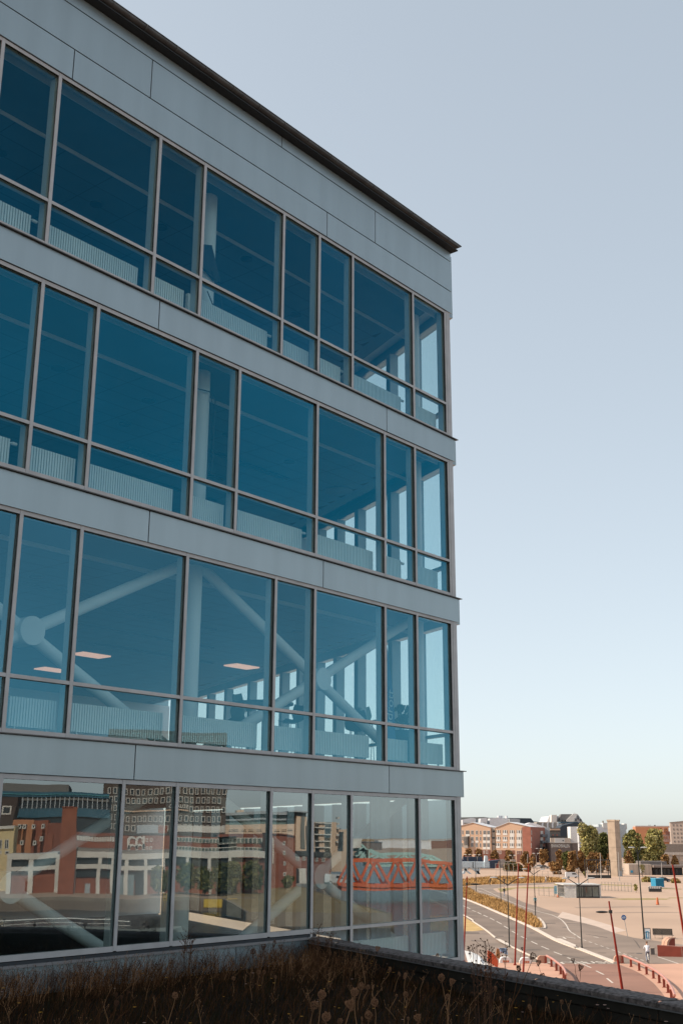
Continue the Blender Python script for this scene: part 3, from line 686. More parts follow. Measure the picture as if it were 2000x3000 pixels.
for i in range(260):
    x, y = rnd_soil(); z = ZS+random.uniform(.16, .42); mi = 0 if random.random() < .8 else 1; r = random.uniform(.008, .017)
    for k in range(5):
        a = 2*pi*k/5; b.add([(x,y,z),(x+cos(a-.45)*r,y+sin(a-.45)*r,z+r*.5),(x+cos(a)*r*1.4,y+sin(a)*r*1.4,z+r*.3),(x+cos(a+.45)*r,y+sin(a+.45)*r,z+r*.5)], [(0,1,2,3)], mi)
    b.cyl((x,y,ZS), (x,y,z), .0015, n=3, mi=2, caps=False)
b.build('small_flowers', [m_yel, m_pink, m_weed], kind='stuff')
# --- wild carrots with bird-nest heads, each one a thing
def carrot_head(kind, r):
    b = MB(); n = 15
    for i in range(n):
        a = 2*pi*i/n
        if kind == 0: pr = [(0,-.9),(.55,-.62),(.92,-.1),(.88,.45),(.42,.82)]
        elif kind == 1: pr = [(0,-1.2),(.35,-.6),(.75,.0),(.95,.55),(.8,.8)]
        else: pr = [(0,-1.1),(.4,-.7),(.62,-.1),(.6,.5),(.3,.95)]
        pts = [Vector((cos(a)*p*r, sin(a)*p*r, q*r)) for p, q in pr]
        b.tube(pts, r*.055, 3)
        e_ = pts[-1]
        for k in range(3):
            d = Vector((random.gauss(0,.12), random.gauss(0,.12), random.gauss(.02,.12)))*r; b.bar(e_, e_+d, r*.12, r*.12)
        if i % 3 == 0:
            d = Vector((cos(a)*.8, sin(a)*.8, -1.15))*r; b.tube([(0,0,-r*.9), d], r*.03, 3)
    for i in range(10):
        q = Vector((random.gauss(0,.28), random.gauss(0,.28), random.gauss(.2,.25)))*r; b.bar(q, q+Vector((random.gauss(0,.2),random.gauss(0,.2),.2))*r, r*.1, r*.1)
    return b
HM = {}; CC = {}
c2 = lambda x, y: (500+x*.3189, 2700+y*.3189); c3 = lambda x, y: (1000+x*.3189, 2700+y*.3189)
c4 = lambda x, y: (1500+x*.3189, 2700+y*.3189); c1 = lambda x, y: (x*.3189, 2700+y*.3189)
heads = [(c2,1437,680,40,0),(c2,1365,778,38,0),(c2,1478,885,42,0),(c2,852,478,20,0),(c2,905,475,16,0),(c2,625,538,17,0),(c2,90,700,28,0),(c2,800,290,26,0),(c2,895,250,24,1),(c2,1000,200,15,1),(c2,988,235,15,1),(c2,1055,245,22,1),(c2,1010,520,14,0),(c2,1500,490,12,2),(c2,1548,495,12,2),(c2,995,400,16,1),
 (c3,230,600,33,0),(c3,170,655,38,0),(c3,355,745,35,0),(c3,300,865,36,0),(c3,290,605,20,0),(c3,335,603,15,2),(c3,637,668,24,0),(c3,965,512,32,0),(c3,1060,550,28,1),(c3,1025,685,24,0),(c3,630,498,24,2),(c3,578,482,16,2),(c3,552,678,13,0),(c3,922,312,20,2),(c3,375,252,22,1),(c3,538,303,16,1),(c3,665,888,14,0),(c3,752,890,34,1),(c3,238,895,15,2),(c3,38,920,24,0),(c3,130,770,44,1),(c3,490,440,20,2),(c3,258,470,14,0),
 (c4,105,420,30,2),(c4,228,310,30,1),(c4,285,365,24,1),(c4,603,340,18,1),(c4,672,405,24,1),(c4,325,485,22,1),(c4,430,515,14,2),(c4,170,588,14,0),(c4,342,612,15,0),(c4,212,775,24,2),(c4,505,720,18,0),(c4,135,235,12,1),(c4,210,466,14,1),(c4,28,708,15,0),(c4,360,690,14,0),(c3,1463,605,20,2),(c3,1455,555,16,1),(c3,1505,690,13,2),(c3,1508,550,13,2),(c3,795,520,14,2),
 (c1,680,430,18,1),(c1,780,450,22,1),(c1,1115,705,18,1),(c1,1165,720,15,0),(c1,1120,775,24,0),(c1,1225,675,16,1),(c1,1480,425,14,1),(c1,1035,360,16,1),(c1,745,485,18,1),(c1,150,520,18,1)]
for i, (cf, hx, hy, rr, kd) in enumerate(heads):
    px, py = cf(hx, hy); r_px = rr*.3189
    rt = random.uniform(.030, .046)*(1.15 if rr > 30 else (.8 if rr < 16 else 1))
    dist = rt*3449/r_px
    dist = max(9.0, min(dist, 20.5))
    r0 = ray(px, py); k = dist/hypot(r0[0], r0[1]); x, y, z = r0[0]*k, r0[1]*k, CZ+r0[2]*k
    if z < ZS+.2: x, y = G(px, py, ZS+.25); z = ZS+.25
    r_ = r_px*hypot(x, y)/3449
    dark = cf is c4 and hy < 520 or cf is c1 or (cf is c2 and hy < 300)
    key = (kd, i % 3)
    if key not in HM: HM[key] = (carrot_head(kd, 1.0).mesh('seed_head', m_head), carrot_head(kd, 1.0).mesh('seed_head', m_headd))
    hgt = z-ZS; lnx, lny = random.gauss(-.10, .16)*hgt, random.gauss(-.1, .14)*hgt
    zx = ('before the far left pane', 'below the round column pane', 'left of the parapet corner', 'before the far parapet end', 'below the building corner', 'under the bare red masts', 'near the right edge')[min(6, int(px/286))]
    zy = 'rising over the parapet cap' if py < 2838 and px > 1000 else ('high against the wall' if py < 2820 else ('halfway up the dark planting' if py < 2920 else 'at the bottom edge'))
    key_ = (kd, zx, zy); CC[key_] = CC.get(key_, 0)+1
    t = thing('wild_carrot', (x+lnx, y+lny, ZS), 0, ('%s %s seed head %s, %s' % (('first','second','third','fourth','fifth','sixth')[CC[key_]-1], ('round caged','open goblet','closed egg shaped')[kd], zx, zy)).replace('first ', 'dried '), 'plant', 'dried wild carrots on the roof')
    b = MB(); pts = smooth([(0,0,-.02), (-lnx*.25+random.gauss(0,.03), -lny*.3, hgt*.35), (-lnx*.65, -lny*.65, hgt*.7), (-lnx, -lny, hgt-r_*.8)], 3)
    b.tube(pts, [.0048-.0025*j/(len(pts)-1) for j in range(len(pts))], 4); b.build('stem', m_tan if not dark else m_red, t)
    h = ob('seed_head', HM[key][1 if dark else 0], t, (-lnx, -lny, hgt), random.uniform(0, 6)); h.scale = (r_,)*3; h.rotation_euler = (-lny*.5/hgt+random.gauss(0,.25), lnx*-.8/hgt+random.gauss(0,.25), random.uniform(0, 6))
# loose branching weeds standing against the street
for i, (cf, bxp, top, label) in enumerate(((c3, 1345, 150, 'tall branching weed, its dark tips in front of the orange fin'), (c3, 1440, 185, 'thin branching weed, its dark tips beside the blue notice board'), (c2, 210, 80, 'reddish tall weed against the glass beside the round column'), (c2, 1420, 60, 'dark bushy weed where the parapet meets the facade'))):
    px, py = cf(bxp, top); r0 = ray(px, py); k = (13.5 if i < 2 else 20)/hypot(r0[0], r0[1]); x, y, z = r0[0]*k, r0[1]*k, CZ+r0[2]*k; h = z-ZS
    t = thing('tall_weed', (x-.02, y-.05, ZS), 0, label, 'plant'); b = MB(); sb = MB()
    for q in range(5):
        ox, oy = random.gauss(0,.06), random.gauss(0,.06); hh = h*random.uniform(.75, 1)
        pts = smooth([(ox,oy,0),(ox*1.2,oy,hh*.5),(ox*1.6+.02,oy,hh)], 3); b.tube(pts, .0032, 3)
        for u in range(14):
            f_ = random.uniform(.55, 1); p_ = Vector((ox*(1+.6*f_), oy, hh*f_)); e_ = p_+Vector((random.gauss(0,.05), random.gauss(0,.05), random.uniform(.02,.11)))
            b.bar(p_, e_, .0028, .0028); sb.sphere(e_, .0085, 6, 4)
    b.build('stem', m_red if i == 2 else m_headd, t); sb.build('seed_pods', m_headd, t, kind='stuff')

# =================================================================== plaza and street things (right of the building)
m_blk = M('black_pole_paint', (.018,.02,.018), .45, .2, .1, 2)
m_redp = M('red_pole_paint', (.20,.016,.007), .6, 0, .15, 1, spec=.2)
m_lens = M('lamp_head_pale', (.55,.55,.53), .4, .2, .1, 2)
m_redrail = M('pink_top_rail', (.55,.24,.18), .4, .3, .1, 2)
m_redst = M('oxide_red_steel', (.28,.055,.03), .6, .1, .15, 1)
def lamp_head(parent, p, ang, ln, mat):
    b = MB(); b.sphere((0,0,0), 1, 12, 8, 0, (ln/2, ln*.16, ln*.09)); return b.build('lamp_head', mat, parent, loc=p, rz=ang)
def pole(name, base, top, r, mat, label, cat, group=None, zb=0.0):
    x, y = G(*base); tx, ty, tz = V(*top, y)
    t = thing(name, (x, y, zb), 0, label, cat, group)
    b = MB(); b.cyl((0,0,0), (tx-x, 0, tz-zb), r, r*.55, 12); b.cyl((0,0,0), (0,0,.12), r*1.8, r*1.6, 12); b.build('shaft', mat, t)
    return t, x, y, (tx-x, tz-zb)
def vlamp(base, top, r, label, arm=None, heads=()):
    t, x, y, (dx, h) = pole('street_lamp', base, top, r, m_blk, label, 'lamp post', 'slim black lamp posts')
    for hp in heads:
        hx, _, hz = V(*hp, y); ax, _, az = V(*arm, y)
        b = MB(); b.cyl((ax-x, 0, az), (hx-x, 0, hz), .05, .04, 8); b.build('arm', m_blk, t)
        sg = 1 if hx > ax else -1
        lamp_head(t, (hx-x+sg*.3, 0, hz+.04), 0, .85, m_lens)
vlamp(g5(292,70), g3(272,690), .07, 'slim black lamp post at the far end of the grass verge, nearest the building')
vlamp(g5(608,205), g3(586,700), .07, 'slim black lamp post on the grass verge, second from the building')
vlamp(g5(722,745), g3(680,850), .07, 'slim black lamp post beside the road with two pale heads on V arms', g3(690,1040), (g3(545,948), g3(828,948)))
vlamp(g5(1052,378), g3(1013,640), .07, 'black lamp post at the near tip of the grass verge, arms spread to both sides', g3(1016,900), (g3(930,835), g3(1105,838)))
vlamp(g6(268,785), g4(205,880), .07, 'slim black lamp post on the kerb before the pavilion, two pale heads on V arms', g4(213,1095), (g4(70,1006), g4(350,1000)))
vlamp(g6(1108,655), g4(1000,575), .10, 'tall black lamp post beside the bench with a flat twin head on top', g4(1008,670), (g4(955,578), g4(1055,576)))
def rlamp(base, top, r, label, head=None, zb=.012, hl=1.5, sg=-1):
    t, x, y, (dx, h) = pole('red_mast', base, top, r, m_redp, label, 'lamp post', 'leaning red masts at the bridge', zb)
    if head:
        hx, _, hz = V(*head, y); k = (hz-zb)/h; mx = dx*k
        b = MB(); b.cyl((mx+.12, 0, hz-zb), (hx-x-sg*.1, 0, hz-zb-.02), .03, n=8); b.cyl((mx, 0, hz-zb-.12), (mx, 0, hz-zb+.12), r*1.3, n=10); b.build('bracket', m_blk, t)
        lamp_head(t, (hx-x+sg*hl*.4, 0, hz-zb-.03), 0, hl, m_blk)
rlamp(g5(138,930), g3(172,935), .085, 'leaning red mast touching the corner of the building, dark head near its top', g3(215,1030), sg=1, hl=1.0)
rlamp(g5(795,975), g3(825,758), .085, 'bare red mast standing on the pale deck, left of the pair')
rlamp(g5(900,1100), g3(956,768), .085, 'bare red mast standing on the pale deck, right of the pair')
rlamp(g6(825,1380), g6(625,150), .11, 'leaning red mast at the bridge with a dark lamp head on its left side', g6(600,292), hl=1.0)
rlamp(g6(1760,1250), g4(1480,802), .13, 'leaning red mast cut by the right edge of the photo')
# --- bridge railings
def railing(pts, hh, label, post_px, z0=.016):
    x, y = G(*post_px[0]); t = thing('bridge_railing', (x, y, z0), 0, label, 'railing', 'red bridge railings')
    L = smooth([G(*p) for p in post_px], 4)
    top = [Vector((p[0]-x+.10, p[1]-y, hh)) for p in L]
    b = MB(); b.tube(top, .10, 10); b.build('top_rail', m_redrail, t)
    for p in post_px:
        X, Y = G(*p); b = MB()
        b.box(X-x-.10, X-x+.10, Y-y-.03, Y-y+.03, .0, hh-.05); b.box(X-x-.17, X-x+.17, Y-y-.1, Y-y+.1, 0, .03); b.build('post', m_redst, t)
    X, Y = G(*post_px[0]); b = MB(); b.yprism([(-.6,0),(-.6,.35),(-.52,.55),(-.35,.68),(.3,.68),(.3,.0)], -.16, .16); b.build('end_block', m_deck2, t, loc=(-.15,.3,0))
railing(None, .68, 'long red railing curving along the right side of the bridge deck', [g6(*p) for p in ((820,988),(935,1038),(1047,1088),(1147,1138),(1240,1192),(1320,1252),(1386,1312),(1441,1384),(1485,1460),(1520,1560))])
railing(None, .68, 'short red railing curving behind the parapet, left of the roadway', [g5(*p) for p in ((1188,948),(1262,990),(1326,1040),(1380,1085),(1418,1135),(1440,1200))])
# fin and wedge of the bridge, right side
x, y = G(*g6(1440,775)); t = thing('bridge_fin', (x, y, 0), rad(20), 'curved rust coloured fin standing at the right end of the bridge behind the cyclist', 'sculpture'); t.scale = (.6,.6,.62)
prof = [(1.15,0),(1.15,1.75),(.2,1.75),(-.5,1.55),(-.9,1.1),(-1.05,.5),(-1.05,0),(-.35,0),(-.35,.5),(-.2,1.0),(.2,1.35)]
b = MB(); b.yprism([(-.95,0),(-.95,.5),(-.8,1.1),(-.4,1.55),(.2,1.78),(1.1,1.78),(1.1,1.62),(.3,1.6),(-.15,1.35),(-.4,.95),(-.5,.5),(-.5,0)], -.8, .8); b.build('shell', m_deck2, t)
b = MB(); b.yprism([(-.49,.0),(-.49,.5),(-.4,.93),(-.13,1.34),(.3,1.59),(1.08,1.61),(1.0,0)], -.55, .75); b.build('inner_face', m_redst, t)
x, y = G(*g6(1295,890)); t = thing('bridge_parapet', (x, y, 0), rad(-9), 'oxide red steel side wall of the bridge running out of the right edge', 'railing')
for k in range(5):
    b = MB(); b.yprism([(k*2.4,0),(k*2.4+2.36,0),(k*2.4+2.36,1.0-.09*k-.08),(k*2.4,1.05-.09*k)], -.06, .06); b.build('panel', m_redst, t)
b = MB(); b.bar((0,0,1.07), (12,0,.62), .12, .06); b.build('top_rail', m_redrail, t)
x, y = G(*g6(1215,865)); t = thing('concrete_block', (x, y, 0), rad(15), 'small square stone block in front of the cyclist', 'bollard'); t.scale = (.45,.45,.75); b = MB(); b.box(-.5,.5,-.4,.4,0,.78); b.build('block', M('grey_stone', (.2,.17,.15), .9), t); b = MB(); b.box(-.52,.52,-.42,.42,.78,.86); b.build('cap', m_conc, t)
# left side: white ramp cheek, orange fin, notice board, white wedges with lights
m_whc = M('white_concrete', (.72,.70,.67), .8, 0, .05, 1)
x, y = G(*g5(150,935)); yb = y
a_ = V(*g5(150,795), y); b_ = V(*g5(405,915), y)
t = thing('white_cheek_wall', (x, y, 0), 0, 'smooth white curved concrete cheek wall beside the corner of the building', 'wall')
pr = [(0,0)]+[(V(*g5(px_, py_), y)[0]-x, V(*g5(px_, py_), y)[2]) for px_, py_ in ((150,795),(240,812),(330,850),(405,915))]; pr += [(pr[-1][0]+.4, 0)]
b = MB(); top_ = [(p, max(.03, q)) for p, q in pr[1:-1]]; n_ = len(top_)
vs = [(p, 0, q) for p, q in top_]+[(p, -3.2, .03) for p, q in top_]+[(p, .3, q) for p, q in top_]+[(p, .3, 0) for p, q in top_]
fs = []
for i in range(n_-1): fs += [(n_+i, n_+i+1, i+1, i), (i, i+1, 2*n_+i+1, 2*n_+i), (2*n_+i, 2*n_+i+1, 3*n_+i+1, 3*n_+i)]
b.add(vs, fs); b.build('wall_body', m_whc, t)
def cut(name, label, cat, pts, Yd, th, mat, rim=None):
    P = [V(*p, Yd) for p in pts]; x0 = sum(p[0] for p in P)/len(P); z0 = 0
    t = thing(name, (x0, Yd, 0), 0, label, cat); b = MB(); b.yprism([(p[0]-x0, max(0, p[2])) for p in P], 0, th); b.build('plate', mat, t)
    if rim:
        b = MB(); b.tube([(P[i][0]-x0, th*.4, max(.05, P[i][2])) for i in rim], .05, 6); b.build('rim', m_redrail, t)
    return t
Yf = G(*g5(560,1010))[1]
cut('orange_fin', 'bright orange red curved fin plate by the parapet, left of the notice board', 'sculpture', [g5(445,790),(g5(500,815)),g5(545,860),g5(575,915),g5(578,960),g5(572,1005),g5(540,990),g5(445,925)], Yf, .25, M('orange_red_plate', (.52,.085,.025), .5, 0, .1, 1), (0,1,2,3,4,5))
Yf2 = G(*g5(600,900))[1]
cut('orange_fin', 'small orange curved fin plate behind the larger one', 'sculpture', [g5(560,765),g5(590,770),g5(606,890),g5(560,885),g5(552,850)], Yf2, .2, M('orange_brown_plate', (.42,.16,.05), .6), (0,1,2))
xb, yb = G(*g5(650,885)); t = thing('notice_board', (xb, yb, 0), rad(8), 'pale blue notice board with small dark pictures beside the white wedge', 'sign'); t.scale = (.48,1,1)
h_ = V(*g5(650,755), yb)[2]
b = MB(); b.yprism([(-.62,.55),(.95,.3),(.62,h_),(-.95,h_)], -.04, .04); b.build('panel', M('notice_blue', (.42,.52,.66), .6, 0, .05, 3), t)
for (u0,u1,v0,v1,mm) in ((-.9,.2,.86,.97,'dark'),(-.55,.45,.66,.8,'dark'),(-.3,.45,.42,.58,'dark'),(-.72,-.45,.3,.5,'red')):
    b = MB(); b.box(u0*.9, u1*.9, -.052, -.041, .3+v0*(h_-.3), .3+v1*(h_-.3)); b.build('picture', M('print_dark', (.05,.07,.12), .6) if mm == 'dark' else M('print_red', (.4,.08,.05), .6), t)
for k, (pxx, lab) in enumerate((((672,945), 'white wedge light with three red lamps left of the bare masts'), ((930,950), 'white wedge light behind the bare red masts'))):
    xw, yw = G(*g5(*pxx)); t = thing('wedge_light', (xw, yw, .01), 0, lab, 'bollard', 'white wedge lights on the bridge'); t.scale = (.56,.6,.62)
    b = MB(); b.yprism([(-1.0,0),(-1.0,.35),(-.75,.75),(-.4,.85),(.5,.85),(.95,.55),(.95,0)], -.5, .5); b.build('housing', m_whc, t)
    b = MB(); b.box(-.5,.55,-.53,-.50,.08,.42); b.build('lens_plate', M('lens_plate', (.62,.36,.22), .5), t)
    for q in range(3): b = MB(); b.cyl((-.35+q*.38,-.535,.26), (-.35+q*.38,-.56,.26), .11, n=12); b.build('lamp', M('red_lens', (.45,.04,.02), .4), t)
# guide sign (round blue), map sign, bench
x, y = G(*g6(885,632)); t = thing('round_sign', (x, y, 0), 0, 'round blue path sign on a thin grey post in the gravel square', 'sign'); zc_ = V(*g6(868,368), y)[2]
b = MB(); b.cyl((0,0,0), (-.35,0,zc_+.2), .035, n=8); b.build('post', M('galvanised', (.35,.34,.33), .5, .5), t)
b = MB(); b.cyl((-.35,-.05,zc_), (-.35,-.03,zc_), .30, n=24); b.build('disc', M('sign_blue', (.01,.10,.30), .5), t)
b = MB(); b.box(-.365,-.335,-.065,-.051,zc_-.2,zc_+.2); b.box(-.52,-.43,-.065,-.051,zc_-.12,zc_+.08); b.box(-.28,-.19,-.065,-.051,zc_-.12,zc_+.1); b.build('symbol', M('sign_white', (.75,.75,.75), .6), t)
x, y = G(*g6(1156,668)); zt_ = V(*g6(1145,508), y)[2]; t = thing('map_sign', (x, y, 0), rad(-6), 'framed white and blue board between the tall black lamp post and the bench', 'sign'); t.scale = (.6,1,1)
for sx in (-.58, .58): b = MB(); b.box(sx-.045,sx+.045,-.04,.04,0,zt_); b.build('post', m_blk, t)
for z_ in (zt_-.06, .75): b = MB(); b.box(-.54,.54,-.035,.035,z_,z_+.06); b.build('rail', m_blk, t)
b = MB(); b.box(-.52,.52,-.02,.02,zt_-1.5,zt_-.08); b.build('board', M('sign_white', (0,0,0)), t)
b = MB(); b.box(-.3,.25,-.035,-.021,zt_-1.15,zt_-.35); b.build('print', M('sign_cyan', (.03,.25,.42), .6), t)
b = MB(); b.cyl((0,-.04,zt_-.6), (0,-.05,zt_-.6), .13, n=12); b.box(-.08,.12,-.05,-.036,zt_-1.05,zt_-.7); b.build('symbol', M('sign_white', (0,0,0)), t)
x, y = G(*g6(1370,648)); t = thing('bench', (x, y, 0), rad(-14), 'long black slatted bench with a sloping back at the edge of the gravel square', 'bench'); t.scale = (.52,.75,.85)
for k in range(4):
    b = MB(); b.box(-2.3,2.3,-.25+k*.13,-.14+k*.13,.44,.48); b.build('seat_slat', m_blk, t)
for k in range(6):
    b = MB(); b.obox((-.15, .32+k*.07, .56+k*.13), (4.4,.03,.12), 0); b.build('back_slat', m_blk, t)
for sx in (-1.9, -.3, 1.9):
    b = MB(); b.bar((sx,-.2,0), (sx,-.2,.44), .06, .06); b.bar((sx,.25,0), (sx,.25,.44), .06, .06); b.bar((sx,.2,.44), (sx-.1,.75,1.25), .06, .06); b.build('leg', m_blk, t)
# glazed pavilion
x0, y0 = G(*g4(182,1265)); pa = rad(4)
kw = (V(*g4(515,1255), y0)[0]-x0); kh = V(*g4(182,1085), y0)[2]
t = thing('pavilion', (x0, y0, 0), pa, 'low pavilion with a pale side wall and a dark glazed front on the gravel square', 'kiosk')
kd = 7.0; fx = V(*g4(35,1255), y0)[0]-x0
m_kw = M('pavilion_wall', (.48,.47,.45), .7); m_kd = M('pavilion_dark', (.035,.035,.035), .6)
side = [(0,0),(fx,.6),(fx+.3,kd),(kw+.4,kd+.2),(kw,.0)]
b = MB(); b.prism([(fx,.6),(0,0),(0.1,.35),(fx+.2,.95)], 0, kh-.12); b.build('side_wall', m_kw, t)
b = MB(); b.prism([(fx-.15,.45),(-.05,-.2),(kw+.25,-.2),(kw+.5,kd),(fx,kd+.6)], kh-.12, kh+.06); b.build('roof', m_kw, t)
b = MB(); b.prism([(fx+.2,kd-.1),(kw+.2,kd-.3),(kw+.2,kd),(fx+.2,kd+.2)], 0, kh-.12); b.build('back_wall', m_kw, t)
b = MB(); b.box(-.1,.1,-.1,.15,0,kh-.12); b.box(kw-.12,kw+.15,-.1,kd-.3,0,kh-.12); b.build('end_pier', m_kw, t)
b = MB(); b.box(.12,kw-.14,-.02,.06,0,.28); b.box(.12,kw-.14,-.02,.06,kh-.38,kh-.13); b.build('dark_band', m_kd, t)
for u in (.1,.2,.3,.36,.68,.97): b = MB(); b.box(.1+u*(kw-.3),.24+u*(kw-.3),-.03,.05,.28,kh-.38); b.build('window_frame', m_kd, t)
b = MB(); b.box(.12,kw-.14,.0,.02,.28,kh-.38); b.build('glass', m_glass_end, t)
b = MB(); b.prism([(fx+.2,.9),(.2,.3),(kw-.2,.3),(kw,kd-.3),(fx+.3,kd)], .005, .05); b.build('floor', m_kw, t)
# blue skip container on the bins, cones
x, y = G(*g4(1290,1118)); t = thing('blue_container', (x, y, .0), rad(10), 'bright blue ribbed container standing beyond the row of bins', 'container')
zb_, zt_ = .9, 4.2; wcx = V(*g4(1345,1100), y)[0]-V(*g4(1225,1100), y)[0]
m_cb = M('container_blue', (.01,.20,.34), .5, 0, .08, 1)
b = MB(); b.box(-wcx/2,wcx/2,-1,1.6,.30,2.15); b.build('body', m_cb, t)
for k in range(9): b = MB(); xx = -wcx/2+.06+k*(wcx-.12)/8; b.box(xx-.06,xx+.06,-1.07,-1.0,.4,2.05); b.build('rib', m_cb, t)
b = MB(); b.box(-wcx/2-.06,wcx/2+.06,-1.1,1.65,2.1,2.22); b.box(-wcx/2-.06,wcx/2+.06,-1.1,1.65,.25,.38); b.build('edge_frame', M('container_edge', (.10,.35,.50), .5), t)
for k in range(5):
    x, y = G(*g4(1165+k*30,1170)); t = thing('waste_bin', (x, y-1.5, 0), 0, 'black bin with a white lid below the blue container, '+('first','second','third','fourth','fifth')[k]+' from the left', 'bin', 'bins below the blue container')
    b = MB(); b.box(-.38,.38,-.35,.35,.08,1.15); b.build('body', m_kd, t); b = MB(); b.box(-.4,.4,-.4,.36,1.15,1.24); b.box(-.3,.1,-.39,-.36,.75,1.15); b.build('lid', M('bin_lid', (.6,.58,.55), .6), t)
for i, (p, lab) in enumerate(((g4(1285,1345),'tall orange traffic marker in front of the blue container'),(g3(1332,1190),'small orange cone left of the pavilion'))):
    x, y = G(*p); t = thing('traffic_cone', (x, y, 0), 0, lab, 'cone'); hh = (1.25, .6)[i]
    b = MB(); b.cyl((0,0,.05), (0,0,hh), .28 if i == 0 else .22, .12 if i == 0 else .05, 12); b.build('cone_body', M('cone_orange', (.50,.12,.035), .6), t)
    b = MB(); b.box(-.28,.28,-.28,.28,0,.05); b.build('base', m_kd, t)
x, y = G(*g3(1370,1165)); t = thing('blue_box_sign', (x, y, 0), 0, 'small pale blue board beside the orange cone left of the pavilion', 'sign')
b = MB(); b.box(-1.3,1.3,-.05,.05,.35,1.9); b.build('board', M('pale_cyan', (.2,.45,.55), .6), t); b = MB(); b.box(-1.1,-1.0,-.03,.03,0,.35); b.box(1.0,1.1,-.03,.03,0,.35); b.build('leg', m_kd, t)
# --- people
def person(loc, rz, label, shirt, pants, hair, pose='walk', scale=1.0, parent=None):
    t = thing('person', loc, rz, label, 'person'); t.scale = (scale,)*3
    if pose == 'walk':
        J = {'pel':(0,0,.95,.13),'ch':(0,-.02,1.30,.15),'nk':(0,-.01,1.50,.06),'hd':(0,-.03,1.60,.07),
             'sl':(-.19,0,1.42,.06),'el':(-.25,.10,1.14,.045),'wl':(-.24,.0,.90,.032),'sr':(.19,0,1.42,.06),'er':(.25,-.08,1.15,.045),'wr':(.24,-.22,.95,.032),
             'hl':(-.10,0,.88,.09),'kl':(-.11,-.18,.50,.06),'al':(-.11,-.22,.10,.045),'fl':(-.11,-.38,.04,.04),
             'hr':(.10,0,.88,.09),'kr':(.11,.08,.48,.06),'ar':(.11,.32,.14,.045),'fr':(.11,.22,.04,.04)}
    else:
        J = {'pel':(0,.18,1.02,.14),'ch':(0,.0,1.34,.16),'nk':(0,-.10,1.54,.06),'hd':(0,-.14,1.64,.07),
             'sl':(-.20,-.06,1.46,.06),'el':(-.27,-.22,1.22,.045),'wl':(-.24,-.42,1.10,.032),'sr':(.20,-.06,1.46,.06),'er':(.27,-.22,1.22,.045),'wr':(.24,-.42,1.10,.032),
             'hl':(-.10,.14,.97,.10),'kl':(-.12,-.16,.72,.065),'al':(-.11,.06,.38,.045),'fl':(-.11,-.10,.33,.04),
             'hr':(.10,.14,.97,.10),'kr':(.12,-.08,.56,.065),'ar':(.11,.12,.20,.045),'fr':(.11,-.04,.15,.04)}
    K = list(J); E = [('pel','ch'),('ch','nk'),('nk','hd'),('ch','sl'),('sl','el'),('el','wl'),('ch','sr'),('sr','er'),('er','wr'),('pel','hl'),('hl','kl'),('kl','al'),('al','fl'),('pel','hr'),('hr','kr'),('kr','ar'),('ar','fr')]
    me = bpy.data.meshes.new('body'); me.from_pydata([J[k][:3] for k in K], [(K.index(a), K.index(c)) for a, c in E], [])
    o = bpy.data.objects.new('body', me); C.objects.link(o)
    o.modifiers.new('s', 'SKIN'); sv = me.skin_vertices[0].data
    for i, k in enumerate(K): sv[i].radius = (J[k][3],)*2; sv[i].use_root = (k == 'pel')
    o.modifiers.new('d', 'SUBSURF').levels = 1
    dg = bpy.context.evaluated_depsgraph_get(); m2 = bpy.data.meshes.new_from_object(o.evaluated_get(dg)); bpy.data.objects.remove(o)
    m2.materials.clear()
    skin = M('skin', (.50,.28,.19), .6)
    for mm in (shirt, pants, skin): m2.materials.append(mm)
    hip = J['pel'][2]-.02
    for p in m2.polygons:
        c_ = p.center; p.use_smooth = True
        p.material_index = 2 if (c_.z > J['nk'][2]-.01 or (c_.z < J['wl'][2]+.06 and abs(c_.x) > .19)) else (0 if c_.z > hip or abs(c_.x) > .19 else 1)
    ob('body', m2, t)
    hx, hy, hz = J['hd'][:3]
    b = MB(); b.sphere((hx, hy, hz+.08), .105, 14, 10, 0, (.82, 1, 1.22)); b.add([(hx-.015,hy-.10,hz+.09),(hx+.015,hy-.10,hz+.09),(hx,hy-.135,hz+.055),(hx,hy-.10,hz+.05)], [(0,2,3),(1,3,2),(0,1,2)]); b.build('head', skin, t)
    b = MB(); b.sphere((hx, hy+.018, hz+.115), .108, 12, 8, 0, (.88, 1, 1.0)); b.build('hair', hair, t)
    return t
m_wshirt = M('white_shirt', (.62,.62,.66), .8); m_jean = M('grey_jeans', (.22,.24,.30), .85); m_hair = M('brown_hair', (.12,.06,.035), .7); m_dk = M('dark_coat', (.03,.03,.035), .85); m_teal = M('teal_jacket', (.03,.22,.26), .8)
x, y = G(*g6(1160,985))
person((x, y-.1, .02), rad(172), 'cyclist in a white T-shirt and grey jeans riding away on the footway', m_wshirt, m_jean, m_hair, 'bike', 1.06)
bk = thing('bicycle', (x, y-.1, .02), rad(172), 'white framed bicycle ridden by the cyclist in the white T-shirt', 'bicycle')
for yy in (-.55, .52):
    b = MB(); n = 20; pts = [Vector((0, yy+cos(2*pi*i/n)*.33, .35+sin(2*pi*i/n)*.33)) for i in range(n+1)]; b.tube(pts, .022, 6); wl = b.build('wheel', m_kd, bk)
    b = MB()
    for i in range(8): b.bar((0, yy, .35), (0, yy+cos(pi*i/4)*.32, .35+sin(pi*i/4)*.32), .006, .006)
    b.build('spokes', m_chrome, wl)
b = MB()
for p, q in (((0,.52,.35),(0,.10,.36)),((0,.52,.35),(0,.24,.85)),((0,.10,.36),(0,.24,.95)),((0,.10,.36),(0,-.38,.82)),((0,.24,.85),(0,-.36,.88)),((0,-.35,1.0),(0,-.55,.35))): b.cyl(p, q, .022, n=8)
b.build('frame', m_whc, bk)
